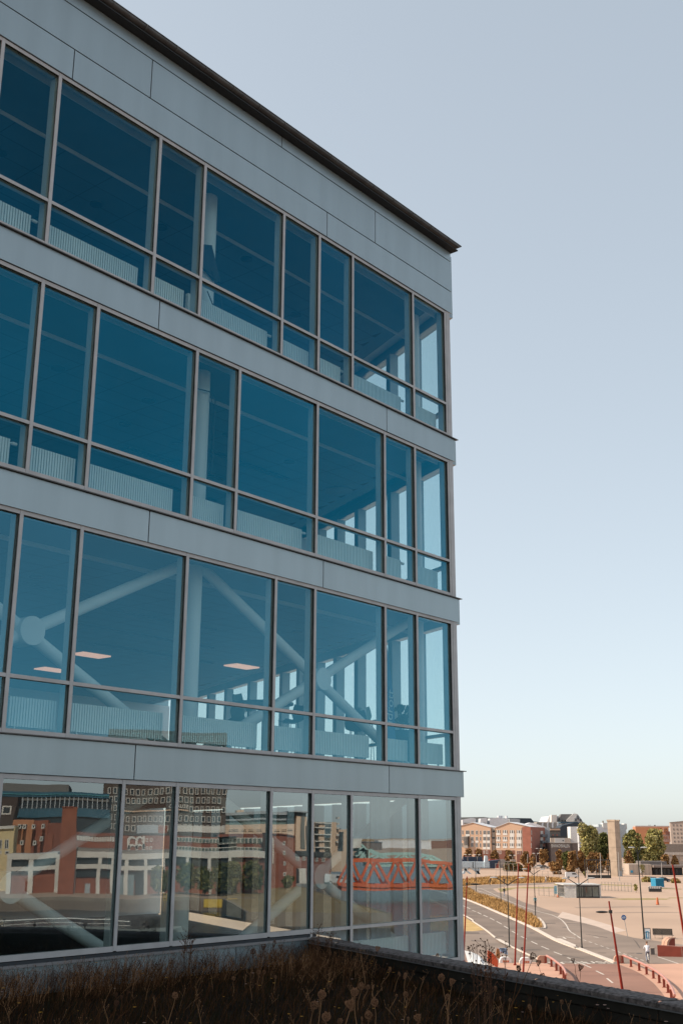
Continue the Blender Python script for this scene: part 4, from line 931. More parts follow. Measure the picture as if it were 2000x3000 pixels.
b = MB(); b.tube([(-.26,-.38,1.08),(0,-.36,1.04),(.26,-.38,1.08)], .016, 6); b.build('handlebar', m_kd, bk); b = MB(); b.box(-.09,.09,.12,.38,.95,1.0); b.build('saddle', m_kd, bk)
for p, lab, sh, pa_, rz, s_ in ((g3(466,1048),'person in a dark coat on the path at the far left beside the verge',m_dk,m_dk,0,1.0),(g3(650,1190),'person in black top and grey trousers walking on the path right of the verge',m_dk,m_jean,rad(30),1.05),
                   (g3(1178,1008),'person in a pale jacket on the far path, left of a pair',m_whc,m_jean,rad(80),1.0),(g3(1206,1005),'person in dark clothes on the far path, right of a pair',m_dk,m_dk,rad(100),1.0),
                   (g5(1048,225),'person in a teal jacket by the black lamp post at the verge tip',m_teal,m_dk,rad(170),1.0),(g3(646,1040),'person in dark clothes standing on the verge edge under the second lamp post',m_dk,m_dk,rad(10),1.0)):
    x, y = G(*p); person((x, y, .01), rz, lab, sh, pa_, m_hair, 'walk', s_)
# --- cars
def make_car(label, col, van=False):
    t = thing('parked_car', (0,0,0), 0, label, 'van' if van else 'car', 'parked cars and vans')
    m_body = M('car_paint_'+col[0], col[1], .3, .2, .03, 1); m_gl = M('car_glass', (.02,.03,.035), .1, 0, .1, 1)
    if van: pr = [(-2.4,.35),(-2.4,1.75),(-2.2,1.95),(.9,1.95),(1.35,1.75),(1.85,1.15),(2.35,1.0),(2.45,.6),(2.4,.35)]; wl = [(-.1,1.2),(-.1,1.7),(.9,1.7),(1.25,1.62),(1.6,1.2)]
    else: pr = [(-2.1,.35),(-2.15,.8),(-1.95,1.0),(-1.6,1.35),(-1.0,1.48),(.3,1.46),(1.0,1.0),(1.9,.85),(2.1,.6),(2.1,.35)]; wl = [(-1.5,1.0),(-1.3,1.33),(-.9,1.4),(.25,1.38),(.8,1.0)]
    b = MB(); b.yprism(pr, -.82, .82); o = b.build('body', m_body, t)
    for sy in (-1, 1): b = MB(); y0, y1 = (.822, .832) if sy > 0 else (-.832, -.822); b.yprism(wl, y0, y1); b.build('side_window', m_gl, t)
    x1, z1 = (1.38,1.72) if van else (.33,1.43); x2, z2 = (1.84,1.18) if van else (.98,1.03)
    b = MB(); b.add([(x1+.02,-.7,z1+.02),(x1+.02,.7,z1+.02),(x2+.02,.76,z2+.02),(x2+.02,-.76,z2+.02)], [(0,3,2,1)]); b.build('windscreen', m_gl, t)
    for sx in (-1.35, 1.35):
        for sy in (-1, 1):
            b = MB(); b.cyl((sx, sy*.62, .32), (sx, sy*.86, .32), .32, n=16); wh = b.build('wheel', m_kd, t)
            b = MB(); b.cyl((sx, sy*.862, .32), (sx, sy*.875, .32), .18, n=12); b.build('rim', m_lens, wh)
    for sy in (-.6, .6): b = MB(); b.box(2.1 if not van else 2.42, 2.13 if not van else 2.46, sy-.15, sy+.15, .6, .75); b.build('headlight', m_lens, t)
    return t
protos = {}
for p, kind, rz, lab in (((g4(125,995)),'vw',0,'white van facing right in front of the low fence, left of the concrete tower'),(g3(785,835),'w',rad(180),'white car left of the dark one on the far car park'),(g3(865,842),'d',0,'dark car beside the white one on the far car park'),
    (g3(1075,815),'w',rad(170),'white car half behind the tallest verge lamp post'),(g3(1160,822),'g',0,'grey car at the edge of the yellow bushes'),(g3(1300,835),'w',rad(10),'white car in front of the dark bush'),(g3(1360,840),'d',0,'black car beside the white car in front of the dark bush'),
    (g4(235,875),'g',0,'grey car behind the fence above the white van'),(g4(830,900),'w',rad(20),'white car right of the concrete tower'),(g4(1180,1030),'g',rad(5),'grey car left of the two dark ones behind the container'),(g4(1240,1035),'b',0,'blue black car behind the bright blue container'),(g4(1370,1035),'b',rad(4),'dark blue car right of the bright blue container')):
    x, y = G(*p); cols = {'w':('white',(.7,.7,.7)),'vw':('white',(.7,.7,.7)),'d':('dark',(.02,.02,.025)),'g':('grey',(.3,.31,.32)),'b':('blue_black',(.02,.035,.055))}
    if kind not in protos: protos[kind] = make_car(lab, cols[kind], kind == 'vw'); c_ = protos[kind]; c_.location = (x, y, .01); c_.rotation_euler = (0,0,rz)
    else: c_ = dup(protos[kind], (x, y, .01), rz, lab)
    c_.scale = (.82,)*3 if y > 300 else (1,)*3
# --- fences on the square
def fence(p0, p1, hh, n, label, mat):
    (x0, y0), (x1, y1) = G(*p0), G(*p1); t = thing('fence', (x0, y0, 0), 0, label, 'fence')
    for i in range(n+1):
        x, y = (x1-x0)*i/n, (y1-y0)*i/n; b = MB(); b.cyl((x,y,0), (x,y,hh), .06, n=6); b.build('post', mat, t)
    for z in (hh-.05, hh*.5, .15): b = MB(); b.cyl((0,0,z), (x1-x0, y1-y0, z), .03, n=5); b.build('rail', mat, t)
m_fn = M('fence_grey', (.28,.25,.22), .7, .2)
fence(g4(0,925), g4(630,925), 2.3, 14, 'wire fence behind the white van, left of the concrete tower', m_fn)
fence(g4(790,935), g4(890,935), 2.0, 4, 'short fence between the concrete tower and the low beige building', m_fn)
fence(g3(540,945), g3(820,945), 4.0, 5, 'tall frame fence in front of the far car park', M('fence_pale', (.45,.4,.35), .7))
fence(g4(530,1160), g4(930,1175), 1.9, 9, 'light site fence right of the pavilion', m_fn)
fence(g3(1090,1170), g3(1420,1190), 1.9, 5, 'light site fence left of the pavilion', m_fn)
fence(g3(1000,940), g3(1420,960), 2.0, 6, 'wire fence beside the far path', m_fn)
# cage (dark open frame) left of the tower
x, y = G(*g4(335,995)); t = thing('ball_cage', (x, y, 0), 0, 'dark open steel frame right of the white van', 'frame')
for dx in (0, 3.4, 6.8):
    for dy in (0, 3): b = MB(); b.box(dx-.1,dx+.1,dy-.1,dy+.1,0,5.2); b.build('post', m_kd, t)
b = MB(); b.box(-.1,6.9,-.1,.1,5.0,5.25); b.box(-.1,6.9,-.1,.1,.0,.9); b.box(-.1,6.9,2.9,3.1,5.0,5.25); b.build('beam', m_kd, t)
# grey lamp standards far away
for i, (bp, tp) in enumerate(((g4(515,1000), g4(500,655)),(g4(1340,1000), g4(1328,775)),(g4(1510,905), g4(1488,640)),(g4(1055,760), g4(1048,600)),(g4(335,1060), g4(330,850)),(g4(765,1030), g4(745,640)),(g3(940,840), g3(940,640)),(g3(345,700), g3(340,500)),(g4(75,900), g4(70,690)))):
    pole('lamp_standard', bp, tp, .14, M('grey_standard', (.38,.36,.34), .6, .2), 'grey lamp standard '+('on the square between the cage and the concrete tower','rising behind the bright blue container','at the right edge before the pale flats','beside the tall black lamp post head','left of the dark steel frame','against the dark side of the concrete tower','rising from the far car park with the white cars','in front of the orange flats near the building','before the brown hall, above the white van')[i], 'lamp post', 'grey lamp standards far off')
    x, y = G(*bp); p_ = V(*tp, y)
for i, (hx, hy, D_) in enumerate(((175,655,430),(228,665,430),(297,657,430),(627,657,430),(748,658,430),(940,628,430),(1048,630,430),(1335,642,420),(1428,645,420),(1015,565,480),(1085,567,480))):
    x, _, z = V(*g3(hx, hy), D_)
    if i % 2 == 0: x0_, z0_ = x, z
    if i % 2 == 0:
        nx = V(*g3(((228,0),(627,0),(940,0),(1048,0),(1428,0),(1085,0))[min(5, i//2)][0], hy), D_)[0]
        t = thing('twin_lamp', (x, D_, 0), 0, 'small white topped twin lamp before the far flats, '+('first','second','third','fourth','fifth','sixth')[i//2]+' from the left', 'lamp post', 'twin lamps before the far flats')
        b = MB(); b.cyl((0,0,0), (0,0,z-.4), .12, .08, 6); b.build('shaft', m_fn, t)
        for sx in (-.8, .8):
            b = MB(); b.cyl((0,0,z-1.0), (sx*.8,0,z-.2), .06, n=5); b.build('arm', m_fn, t); lamp_head(t, (sx, 0, z), 0, 1.1, m_whc)
# pale sculpture (white angled trestle) beyond the verge
m_wst = M('white_blue_steel', (.55,.62,.66), .5)
Yt = 330; x0 = V(*g3(95,760), Yt)[0]
t = thing('white_trestle', (x0, Yt, 0), 0, 'white steel trestle with an upright tapered fin beyond the verge, next to the building', 'structure')
zz = lambda py: V(*g3(100, py), Yt)[2]; xx = lambda px: V(*g3(px, 800), Yt)[0]-x0
b = MB(); b.box(xx(60), xx(460), 0, 3, zz(822), zz(748)); b.build('beam', m_wst, t)
b = MB(); b.yprism([(xx(385),zz(822)),(xx(400),zz(670)),(xx(432),zz(670)),(xx(452),zz(822))], -.4, 1.5); b.build('fin', m_wst, t)
for a0, a1, e0 in ((100,140,215),(150,190,120),(250,290,325),(320,345,300),(205,240,330)):
    b = MB(); b.yprism([(xx(a0),zz(822)-.02),(xx(a1),zz(822)-.02),(xx(e0+14),max(.05,zz(905))),(xx(e0-14),max(.05,zz(905)))], .2, 1.8); b.build('leg', m_wst, t)
b = MB(); b.box(xx(240), xx(250), .0, 3, zz(822), zz(750)); b.build('joint', m_fn, t)
t = thing('ship_hull', (V(*g3(290,730), 440)[0], 440, 0), 0, 'dark blue boat hull behind the white trestle', 'boat')
b = MB(); b.yprism([(-6,1.6),(-4.6,0.3),(6.5,.3),(8.2,3.4),(5,3.0),(-6.5,3.3)], -2, 2); b.build('hull', M('hull_blue', (.015,.03,.06), .5), t); b = MB(); b.box(-5,2,-1.4,1.4,3.1,4.4); b.build('cabin', M('hull_blue', (0,0,0)), t)
for i, (px0, px1, py0, py1, mt, lab) in enumerate(((85,235,765,680,(.25,.07,.05),'dark red shed at the corner of the building'),(460,575,790,712,(.28,.06,.04),'red shipping container before the orange flats'),(590,800,790,715,(.42,.36,.31),'pale stack of crates before the orange flats'))):
    Y_ = 450+i*6; x = V(*g3(px0, py0), Y_)[0]; x1 = V(*g3(px1, py0), Y_)[0]; z1 = V(*g3(px0, py1), Y_)[2]
    t = thing('storage_container', (x, Y_, 0), 0, lab, 'container'); n_ = int((x1-x)/2.4)+1; mm = M('container_col%d' % i, mt, .7)
    for k in range(n_): b = MB(); b.box((x1-x)*k/n_+.05, (x1-x)*(k+1)/n_-.05, 0, 4, 0, z1*(1 if (k*7+i) % 3 else .8)); b.build('panel', mm, t)

# =================================================================== buildings far off (seen directly and in the glass)
class Frame:                                            # a vertical facade plane standing in the world
    def __init__(s, name, A, ang, label, cat='building', group=None, refl=False):
        s.A, s.ang, s.refl = A, ang, refl; s.u = (cos(ang), sin(ang)); s.dy = -1 if refl else 1
        s.root = thing(name, (A[0], A[1], 0), ang, label, cat, group) if name else None
    def p(s, px, py):
        r = ray(px, py)
        if s.refl:
            O = mirror(0, 0); e_ = mirror(r[0], r[1]); d = (e_[0]-O[0], e_[1]-O[1])
        else: O = (0, 0); d = (r[0], r[1])
        ax, ay = s.A[0]-O[0], s.A[1]-O[1]; det = -d[0]*s.u[1]+s.u[0]*d[1]
        t = (-ax*s.u[1]+s.u[0]*ay)/det; q = (d[0]*ay-d[1]*ax)/det
        return -q if False else (d[0]*t-ax)*s.u[0]+(d[1]*t-ay)*s.u[1], CZ+r[2]*t
    def box(s, nm, c0, c1, mat, d0=0, d1=8, parent=None, ground=False, z0=None):
        (x0, za), (x1, zb_) = s.p(*c0), s.p(*c1)
        lo, hi = min(za, zb_), max(za, zb_)
        if ground: lo = 0
        if z0 is not None: lo = z0
        b = MB(); b.box(x0, x1, s.dy*d0, s.dy*d1, lo, hi); return b.build(nm, mat, parent or s.root)
    def outline(s, nm, pts, mat, d0=0, d1=8, parent=None, base=True):
        P = [s.p(*p) for p in pts]
        if base: P = [(P[0][0], 0)]+P+[(P[-1][0], 0)]
        b = MB(); b.yprism(P, s.dy*d0, s.dy*d1)
        return b.build(nm, mat, parent or s.root)
    def window(s, c0, c1, fm, gm_, n=1, fr=.12, pr=.10, parent=None):
        (x0, za), (x1, zb_) = s.p(*c0), s.p(*c1); x0, x1 = min(x0, x1), max(x0, x1); lo, hi = min(za, zb_), max(za, zb_)
        y0 = -s.dy*pr; y1 = s.dy*.02; b = MB()
        for a, c, e_, g in ((x0, x1, lo, lo+fr), (x0, x1, hi-fr, hi)): b.box(a, c, y0, y1, e_, g)
        for k in range(n+1):
            xx = x0+(x1-x0-fr)*k/n; b.box(xx, xx+fr, y0*.98, y1, lo+fr*.9, hi-fr*.9)
        w_ = b.build('window', fm, parent or s.root)
        b = MB(); b.box(x0+fr*.5, x1-fr*.5, -s.dy*.04, 0, lo+fr*.5, hi-fr*.5); b.build('pane', gm_, w_); return w_
cP = lambda x, y: (1340+x*.12755, 2370+y*.12755)
cQ = lambda x, y: (1520+x*.12755, 2370+y*.12755)
cR = lambda x, y: (1820+x*.1148, 2370+y*.1148)
m_or = M('apricot_render', (.52,.345,.24), .9, 0, .05, .15)
m_wh2 = M('white_facade_panel', (.62,.60,.57), .8, 0, .04, .3)
m_wg = M('dark_window_glass', (.035,.04,.045), .2, 0, .2, .5)
m_brn = M('brown_red_brick', (.17,.07,.05), .9, 0, .15, .5)
m_rf = M('pale_roof_sheet', (.60,.60,.62), .6, .1, .05, .2)
m_dkr = M('dark_slate_roof', (.03,.04,.055), .6, .1, .15, .3)
m_gr = M('grey_sheet_wall', (.34,.36,.38), .7, .1, .06, .2)
m_brk = M('brown_brick_hall', (.14,.11,.10), .9, 0, .15, .5)
A0 = (G(*cP(140,1175))); A0 = (A0[0]*575/A0[1], 575)
A_ = rad(-24)
F = Frame('apartment_block', A0, A_, 'long apricot apartment block with shallow gables and white window panels')
L0 = F.outline('wall', [cP(-160,420),cP(140,362),cP(430,288),cP(835,392)], m_or, 0, 14)
F.outline('wall', [cP(945,398),cP(1260,270),cP(1568,332),cQ(335,372)], m_or, .0, 14)
F.box('link_wall', cP(838,398), cP(945,1175), M('link_concrete', (.36,.33,.29), .9), 1.2, 12, ground=True)
F.outline('roof_edge', [cP(-160,414),cP(140,356),cP(430,280),cP(838,386),cP(838,392),cP(430,288),cP(140,364),cP(-160,420)], m_rf, -.4, 14.5, base=False)
F.outline('roof_edge', [cP(940,392),cP(1260,262),cP(1568,324),cQ(340,366),cQ(340,372),cP(1568,332),cP(1260,272),cP(940,400)], m_rf, -.4, 14.5, base=False)
for (y0, y1) in ((465,560),(610,700),(755,850)):
    for k, (x0, x1) in enumerate(((180,215),(265,355),(385,450),(490,550),(590,625),(665,740),(755,825))):
        if k == 1 and y0 > 600: continue
        F.window(cP(x0,y0), cP(x1,y1), m_wh2, m_wg, 1 if x1-x0 < 50 else 3, .1)
    for x0, x1 in ((662,742),(753,830)): F.box('panel', cP(x0,y1), cP(x1,y1+48), m_wh2, -.12, .0)
for x0, x1, y0, y1 in ((660,742,600,608),(490,565,705,745),(395,460,705,750),(265,360,560,600)): F.box('panel', cP(x0,y0), cP(x1,y1), m_wh2, -.13, 0)
F.box('oriel', cP(245,600), cP(342,875), M('oriel_glass', (.30,.27,.24), .5), -1.6, 0); F.box('oriel_side', cP(343,600), cP(352,835), m_wg, -1.55, 0)
for x0, x1 in ((255,275),(285,305),(312,330)): F.box('oriel_window', cP(x0,620), cP(x1,805), m_wg, -1.68, -1.6)
for y in (480,628,772): F.box('link_window', cP(862,y-14), cP(925,y+24), m_wg, 1.1, 1.25)
for (y0, y1) in ((452,568),(602,714),(752,864)):
    for (cc, x0, x1) in ((cP,965,1062),(cP,1118,1222),(cP,1277,1382),(cQ,20,134),(cQ,190,300)):
        F.box('panel', cc(x0,y0), cc(x1,y1), m_wh2, -.10, 0)
        wd_ = x1-x0
        for a, c in ((.02,.16),(.42,.64),(.84,.95)): F.box('window', cc(x0+wd_*a,y0+2), cc(x0+wd_*c,y0+(y1-y0)*.58), m_wg, -.16, -.10)
for (cc, x0, x1, y0, y1) in ((cP,1277,1382,568,602),(cP,1277,1382,714,752),(cQ,30,134,568,602),(cQ,30,134,714,752)): F.box('panel', cc(x0,y0), cc(x1,y1), m_wh2, -.09, 0)
F.box('drainpipe', cQ(150,395), cQ(160,1020), m_fn, -.25, 0)
for cc0, cc1 in ((cP(470,915), cP(855,1175)), (cP(985,915), cP(1412,1175)), (cQ(25,925), cQ(330,1175))): F.box('ground_floor', cc0, cc1, m_brn, -.08, 0, ground=True)
for cc, x0, x1 in ((cP,730,785),(cP,680,705),(cP,990,1020),(cP,1040,1095),(cP,1300,1330),(cP,1440,1530),(cQ,30,120),(cQ,200,300)): F.window(cc(x0,925), cc(x1,1000), m_wh2, m_wg, 2, .1, .16)
xc, _ = F.p(*cQ(335,400)); cor = (F.A[0]+xc*F.u[0], F.A[1]+xc*F.u[1])
S_ = Frame(None, (cor[0]+.3, cor[1]+.1), A_+rad(90), '', refl=False); S_.root = None
def sidebox(nm, c0, c1, mat, d0, d1, ground=False, z0=None):
    (x0, za), (x1, zb_) = S_.p(*c0), S_.p(*c1); lo, hi = min(za, zb_), max(za, zb_)
    if ground: lo = 0
    b = MB(); ca, sa = cos(S_.ang), sin(S_.ang)
    for (qx0, qx1) in ((x0, x1),):
        vs = []
        for z in (lo, hi):
            for X, Y in ((qx0,d0),(qx1,d0),(qx1,d1),(qx0,d1)): vs.append((S_.A[0]+X*ca-Y*sa, S_.A[1]+X*sa+Y*ca, z))
        b.add(vs, [(3,2,1,0),(4,5,6,7),(0,1,5,4),(1,2,6,5),(2,3,7,6),(3,0,4,7)])
    o = b.build(nm, mat, F.root); o.matrix_parent_inverse = (Matrix.Translation((F.A[0], F.A[1], 0)) @ Matrix.Rotation(F.ang, 4, 'Z')).inverted(); return o
sidebox('side_wall', cQ(335,372), cQ(688,905), M('side_brick', (.30,.115,.08), .9, 0, .12, .5), -.1, 4, True)
for y0 in (460, 605, 750):
    sidebox('balcony', cQ(560,y0+80), cQ(690,y0+140), M('balcony_grey', (.10,.10,.11), .7), -1.2, -.1)
    sidebox('side_window', cQ(565,y0), cQ(625,y0+75), M('pale_window', (.45,.45,.42), .4), -.2, -.1)
    sidebox('side_window', cQ(350,y0-10), cQ(366,y0+100), M('pale_window', (0,0,0)), -.2, -.1)
def simple(name, px0, px1, ptop, Y, ang, mat, label, depth=12, roof=None, cat='building', zb=None):
    x = V(*px0, Y)[0]; f = Frame(name, (x, Y), ang, label, cat)
    f.box('wall', px0, (px1[0], ptop), mat, 0, depth, ground=True)
    if roof: f.box('roof', (px0[0]-2, ptop-roof[1]), (px1[0]+2, ptop), roof[0], -.4, depth+.4)
    return f
f = simple('stair_tower', cQ(682,1150), cQ(780,1150), cQ(0,380)[1], 585, rad(-10), m_gr, 'slim grey sheet metal tower at the right end of the apricot block', 10)
f.box('plinth', cQ(690,800), cQ(815,1150), m_gr, -.2, 8, ground=True); f.box('door', cQ(783,1080), cQ(803,1140), m_wg, -.4, -.2)
# behind the block
f = simple('shed_row', cP(130,1100), cP(1180,1100), cP(0,215)[1], 700, 0, m_gr, 'pale grey industrial sheds rising behind the apricot block', 30)
f.outline('wall', [cP(130,235),cP(370,188),cP(430,205),cP(432,330)], m_rf, -14, -2); f.outline('wall', [cP(540,330),cP(545,200),cP(660,182),cP(692,190),cP(692,340)], m_rf, -13, -2)
f.outline('wall', [cP(750,360),cP(760,195),cP(930,172),cP(1176,205),cP(1176,330)], m_rf, -12, -2); f.outline('roof', [cP(130,215),cP(135,168),cP(700,152),cP(810,170),cP(945,168),cP(945,215)], m_fn, 2, 20)
for x0, x1 in ((980,1045),(1050,1090),(1165,1195)): f.box('roof_vent', cP(x0,125), cP(x1,190), m_rf, -6, 0)
f.box('skylight', cP(165,300), cP(330,330), M('skylight_brown', (.25,.2,.17), .8), -14.3, -14); f.box('skylight', cP(550,295), cP(662,330), M('skylight_brown', (0,0,0)), -13.3, -13)
f.outline('wall', [cP(1180,195),cP(1310,195),cP(1420,212),cP(1424,300)], m_gr, -15, -5)
f = simple('dark_hall', cP(1190,1100), cQ(480,1100), cQ(0,250)[1], 760, 0, m_dkr, 'dark blue black hall roof above the white shed, right of the apricot gables', 30)
f.outline('roof', [cP(1190,172),cQ(325,175),cQ(385,245),cQ(480,250)], m_dkr, -4, 20)
f = Frame('white_roofed_house', (V(*cQ(180,330), 640)[0], 640), 0, 'house with a bright white pitched roof tucked behind the brown gable end', 'building')
f.outline('wall', [cQ(180,330),cQ(650,372)], m_rf, 0, 10); f.outline('roof', [cQ(170,328),cQ(330,275),cQ(400,280),cQ(685,372)], M('white_roof', (.78,.78,.8), .6), -1, 9)
# glazed roof block
f = Frame('glass_roof_block', (V(*cQ(600,1000), 900)[0], 900), 0, 'large white block with glazed pyramid roofs standing highest on the skyline', 'building')
f.outline('wall', [cQ(740,390),cQ(745,230),cQ(790,120),cQ(1270,100),cQ(1500,235),cQ(1500,390)], m_rf, 4, 40)
f.outline('tower', [cQ(805,380),cQ(808,92),cQ(930,88),cQ(935,380)], m_wh2, -2, 6); f.outline('roof_glass', [cQ(1130,235),cQ(1300,60),cQ(1395,58),cQ(1300,240)], m_wh2, -2, 6)
f.outline('roof_glass', [cQ(1305,240),cQ(1400,62),cQ(1525,240)], m_gr, -3, 8)
f.outline('roof_glass', [cQ(1000,150),cQ(1040,70),cQ(1290,66),cQ(1245,150)], M('grey_slate_light', (.16,.16,.16), .7), -1, 6)
for x0, x1, y0, y1 in ((1030,1075,205,260),(1100,1135,205,260),(945,985,200,290),(1340,1370,170,225),(1390,1420,100,190),(1450,1490,180,230)): f.box('window', cQ(x0,y0), cQ(x1,y1), m_wg, -4, -2.5)
f.box('spire', cQ(1362,28), cQ(1368,70), m_fn, 2, 3)
# long white/grey shed with notched roof
f = Frame('notched_roof_hall', (V(*cQ(480,1000), 740)[0], 740), 0, 'low grey hall with four white roof notches below the glazed block', 'building')
f.box('wall', cQ(470,290), cQ(1065,380), M('hall_pale_grey', (.40,.40,.39), .8), 0, 20, ground=True)
for k in range(4): f.outline('roof_light', [cQ(470+k*120,296),cQ(490+k*120,255),cQ(600+k*120,262),cQ(585+k*120,296)], m_fn, -1, 12); f.outline('roof_light', [cQ(590+k*115,298),cQ(622+k*115,255),cQ(650+k*115,258),cQ(625+k*115,298)], m_rf, -1.2, 10)
f = Frame('dark_gabled_hall', (V(*cQ(1030,1000), 690)[0], 690), 0, 'dark slate roofed hall with brown timber sides left of the big white wall', 'building')
f.outline('wall', [cQ(1030,400),cQ(1250,410)], M('brown_board_wall', (.20,.165,.135), .9), 0, 18); f.outline('roof', [cQ(1012,385),cQ(1070,330),cQ(1330,262),cQ(1560,250),cQ(1560,345),cQ(1255,350),cQ(1245,408)], m_dkr, -.5, 16)
f.box('roof_band', cQ(1130,235), cQ(1540,268), M('blue_grey_roof', (.06,.10,.13), .6), 14, 22)
f.box('window', cQ(1145,520), cQ(1155,575), m_wg, -.2, 0); f.box('window', cQ(1170,520), cQ(1180,575), m_wg, -.2, 0)
f = Frame('brown_stepped_house', (V(*cQ(790,1000), 640)[0], 640), 0, 'brown stepped building with two red windows right of the grey tower', 'building')
f.box('wall', cQ(785,385), cQ(1030,620), M('brown_grey_wall', (.17,.155,.14), .9), 0, 16, ground=True); f.box('band', cQ(790,410), cQ(1020,445), m_or, -.6, 0); f.box('band', cQ(790,450), cQ(1022,460), m_kd, -.8, 0)
for x in (860, 952): f.box('window', cQ(x-14,535), cQ(x+14,572), M('red_window', (.4,.12,.08), .6), -.2, 0)
f.box('band', cQ(790,578), cQ(1180,610), m_kd, -2, -.1)
f = Frame('pale_annex', (V(*cQ(800,1000), 610)[0], 610), 0, 'pale low annex with a cream wall above the brown brick hall', 'building')
f.box('wall', cQ(800,620), cQ(1265,730), M('cream_wall', (.55,.46,.38), .9), 0, 12, ground=True); f.box('panel', cQ(895,620), cQ(1130,728), m_wh2, -.3, 0); f.box('window', cQ(1075,670), cQ(1105,690), m_wg, -.5, -.3)
f = Frame('white_wall_block', (V(*cQ(1255,1000), 650)[0], 650), rad(-5), 'plain white windowless block behind the yellow green tree', 'building')
f.box('wall', cQ(1255,355), (1702,2462), M('bright_white_wall', (.66,.65,.64), .8), 0, 16, ground=True)
f = Frame('brick_hall', (V(*cQ(805,1000), 560)[0], 560), rad(-3), 'long low brown brick hall with raised white lettering', 'building')
f.box('wall', cQ(805,735), (1706,2520), m_brk, 0, 20, ground=True); f.box('coping', cQ(800,728), (1707,2464), m_fn, -.2, 20); f.box('drainpipe', cQ(1278,740), cQ(1300,900), m_kd, -.4, 0)
sx_, sz_ = f.p(*cQ(1030,805)); wx = f.p(*cQ(1235,805))[0]-f.p(*cQ(820,805))[0]
o = flat_text('SPÅRVAGNSHALLEN', sx_, -.15, sz_, 2.1, 0, m_wh2, f.root, 'lettering', tilt=(rad(90),0,0), ext=.05); dw = max(v.co.x for v in o.data.vertices)-min(v.co.x for v in o.data.vertices); o.scale = (wx/dw, 1.0, 1)
# concrete tower
xt, yt = G(*g4(740,968)); f = Frame('concrete_tower', (xt, yt), rad(-38), 'tall plain concrete tower standing alone on the square, its right face in shade', 'tower')
(xl, _), (_, zt_) = f.p(*g4(640,965)), f.p(*g4(690,215)); z_l = f.p(*g4(600,215))[1]
b = MB(); b.box(xl, 0, 0, 3.6, 0, zt_); tw_ = b.build('shaft', m_conc, f.root)
b = MB(); b.box(xl-.12, .12, -.12, .6, zt_-.2, zt_+.35); b.box(xl-.12, .12, 3.1, 3.75, zt_-.2, zt_+.35); b.build('top_beam', m_conc, f.root)
b = MB(); b.box(xl+.4, -.3, .7, 3.0, zt_+.003, zt_+.05); b.build('hatch', m_kd, f.root)
for zz_ in (4.3, 8.6, 12.9): b = MB(); b.box(xl-.015, .015, -.015, 3.615, zz_, zz_+.07); b.build('cast_joint', M('joint_dark', (.2,.16,.12), .9), f.root)
b = MB(); b.box(.0,.5,.6,2.0,0,1.6); b.build('switch_box', M('box_grey', (.4,.4,.4), .7), f.root)
# behind the trees right
f = Frame('white_office', (V(*g4(90,900), 720)[0], 720), 0, 'white and grey offices with stepped roofs behind the concrete tower', 'building')
f.box('wall', g4(200,300), g4(760,900), m_rf, 0, 20, ground=True); f.box('wall', g4(480,265), g4(900,900), M('office_grey', (.38,.42,.44), .7), 2, 24, ground=True)
f.box('stair_box', g4(530,245), g4(600,320), m_wh2, -.3, 6); f.box('stair_box', g4(745,255), g4(805,330), M('office_grey', (0,0,0)), 3, 12); f.box('stair_box', g4(840,250), g4(882,330), m_wh2, 4, 12)
f.box('mast', g4(540,215), g4(560,262), m_fn, 3, 4); f.box('mast', g4(370,235), g4(375,300), m_fn, 3, 3.5); f.box('window_band', g4(490,345), g4(600,385), m_wg, 1.8, 2)
f = Frame('orange_flats', (V(*g4(960,900), 620)[0], 620), rad(-8), 'orange rendered flats with a pale attic storey behind the round trees', 'building')
m_or2 = M('orange_render', (.44,.19,.095), .9, 0, .06, .2)
f.box('wall', cR(440,385), cR(1335,1000), m_or2, 0, 14, ground=True); f.box('attic', cR(440,352), cR(1330,392), M('attic_pale', (.42,.33,.30), .8), .5, 13)
for x in (900,975,1062,1200): f.window(cR(x,410), cR(x+45,450), m_or2, m_wg, 2, .08)
f.box('pipe', cR(1146,400), cR(1158,500), m_wh2, -.3, 0); f.box('balcony_roof', cR(1205,490), cR(1325,570), m_brn, -.8, 0); f.box('lower_wall', cR(1070,570), cR(1340,760), M('pinkish_wall', (.30,.19,.16), .9), -.6, 0)
for x in (1150,1212,1295): f.window(cR(x,615), cR(x+40,670), m_or2, m_wg, 2, .08, .75)
for x, w__ in ((800,8),(832,8),(940,35)): f.box('chimney', cR(x,325), cR(x+w__,356), m_kd, 3, 4)
f = Frame('beige_flats', (V(*cR(1325,900), 560)[0], 560), rad(-14), 'pale beige flats with small square windows at the right edge of the photo', 'building')
m_bg = M('beige_render', (.42,.34,.29), .9, 0, .05, .2); f.outline('wall', [cR(1325,262),cR(1568,235),cR(1900,200)], m_bg, 0, 14)
f.outline('roof_edge', [cR(1320,262),cR(1320,252),cR(1568,226),cR(1900,190),cR(1900,202),cR(1568,236)], m_fn, -.3, 14, base=False)
for r_ in range(5):
    for k in range(5):
        x = 1385+k*92+r_*10; y = 305+r_*103; f.window(cR(x,y), cR(x+45,y+50), m_bg, M('mid_window_glass', (.12,.12,.12), .3), 2, .08)
f = Frame('boundary_wall', (V(*cR(1120,900), 500)[0], 500), 0, 'long pale retaining wall with a dark coping behind the low beige building', 'wall')
f.box('wall_body', cR(440,1075), cR(2300,1260), M('old_plaster', (.36,.31,.27), .9, 0, .15, .15), 0, 1, ground=True); f.box('coping', cR(430,1030), cR(2300,1082), M('pale_coping', (.52,.46,.40), .9), -.3, 1.2)
for k in range(9): f.box('bay', cR(530+k*150,1130), cR(640+k*150,1250), M('old_plaster2', (.45,.36,.29), .9, 0, .1, .2), -.08, 0)
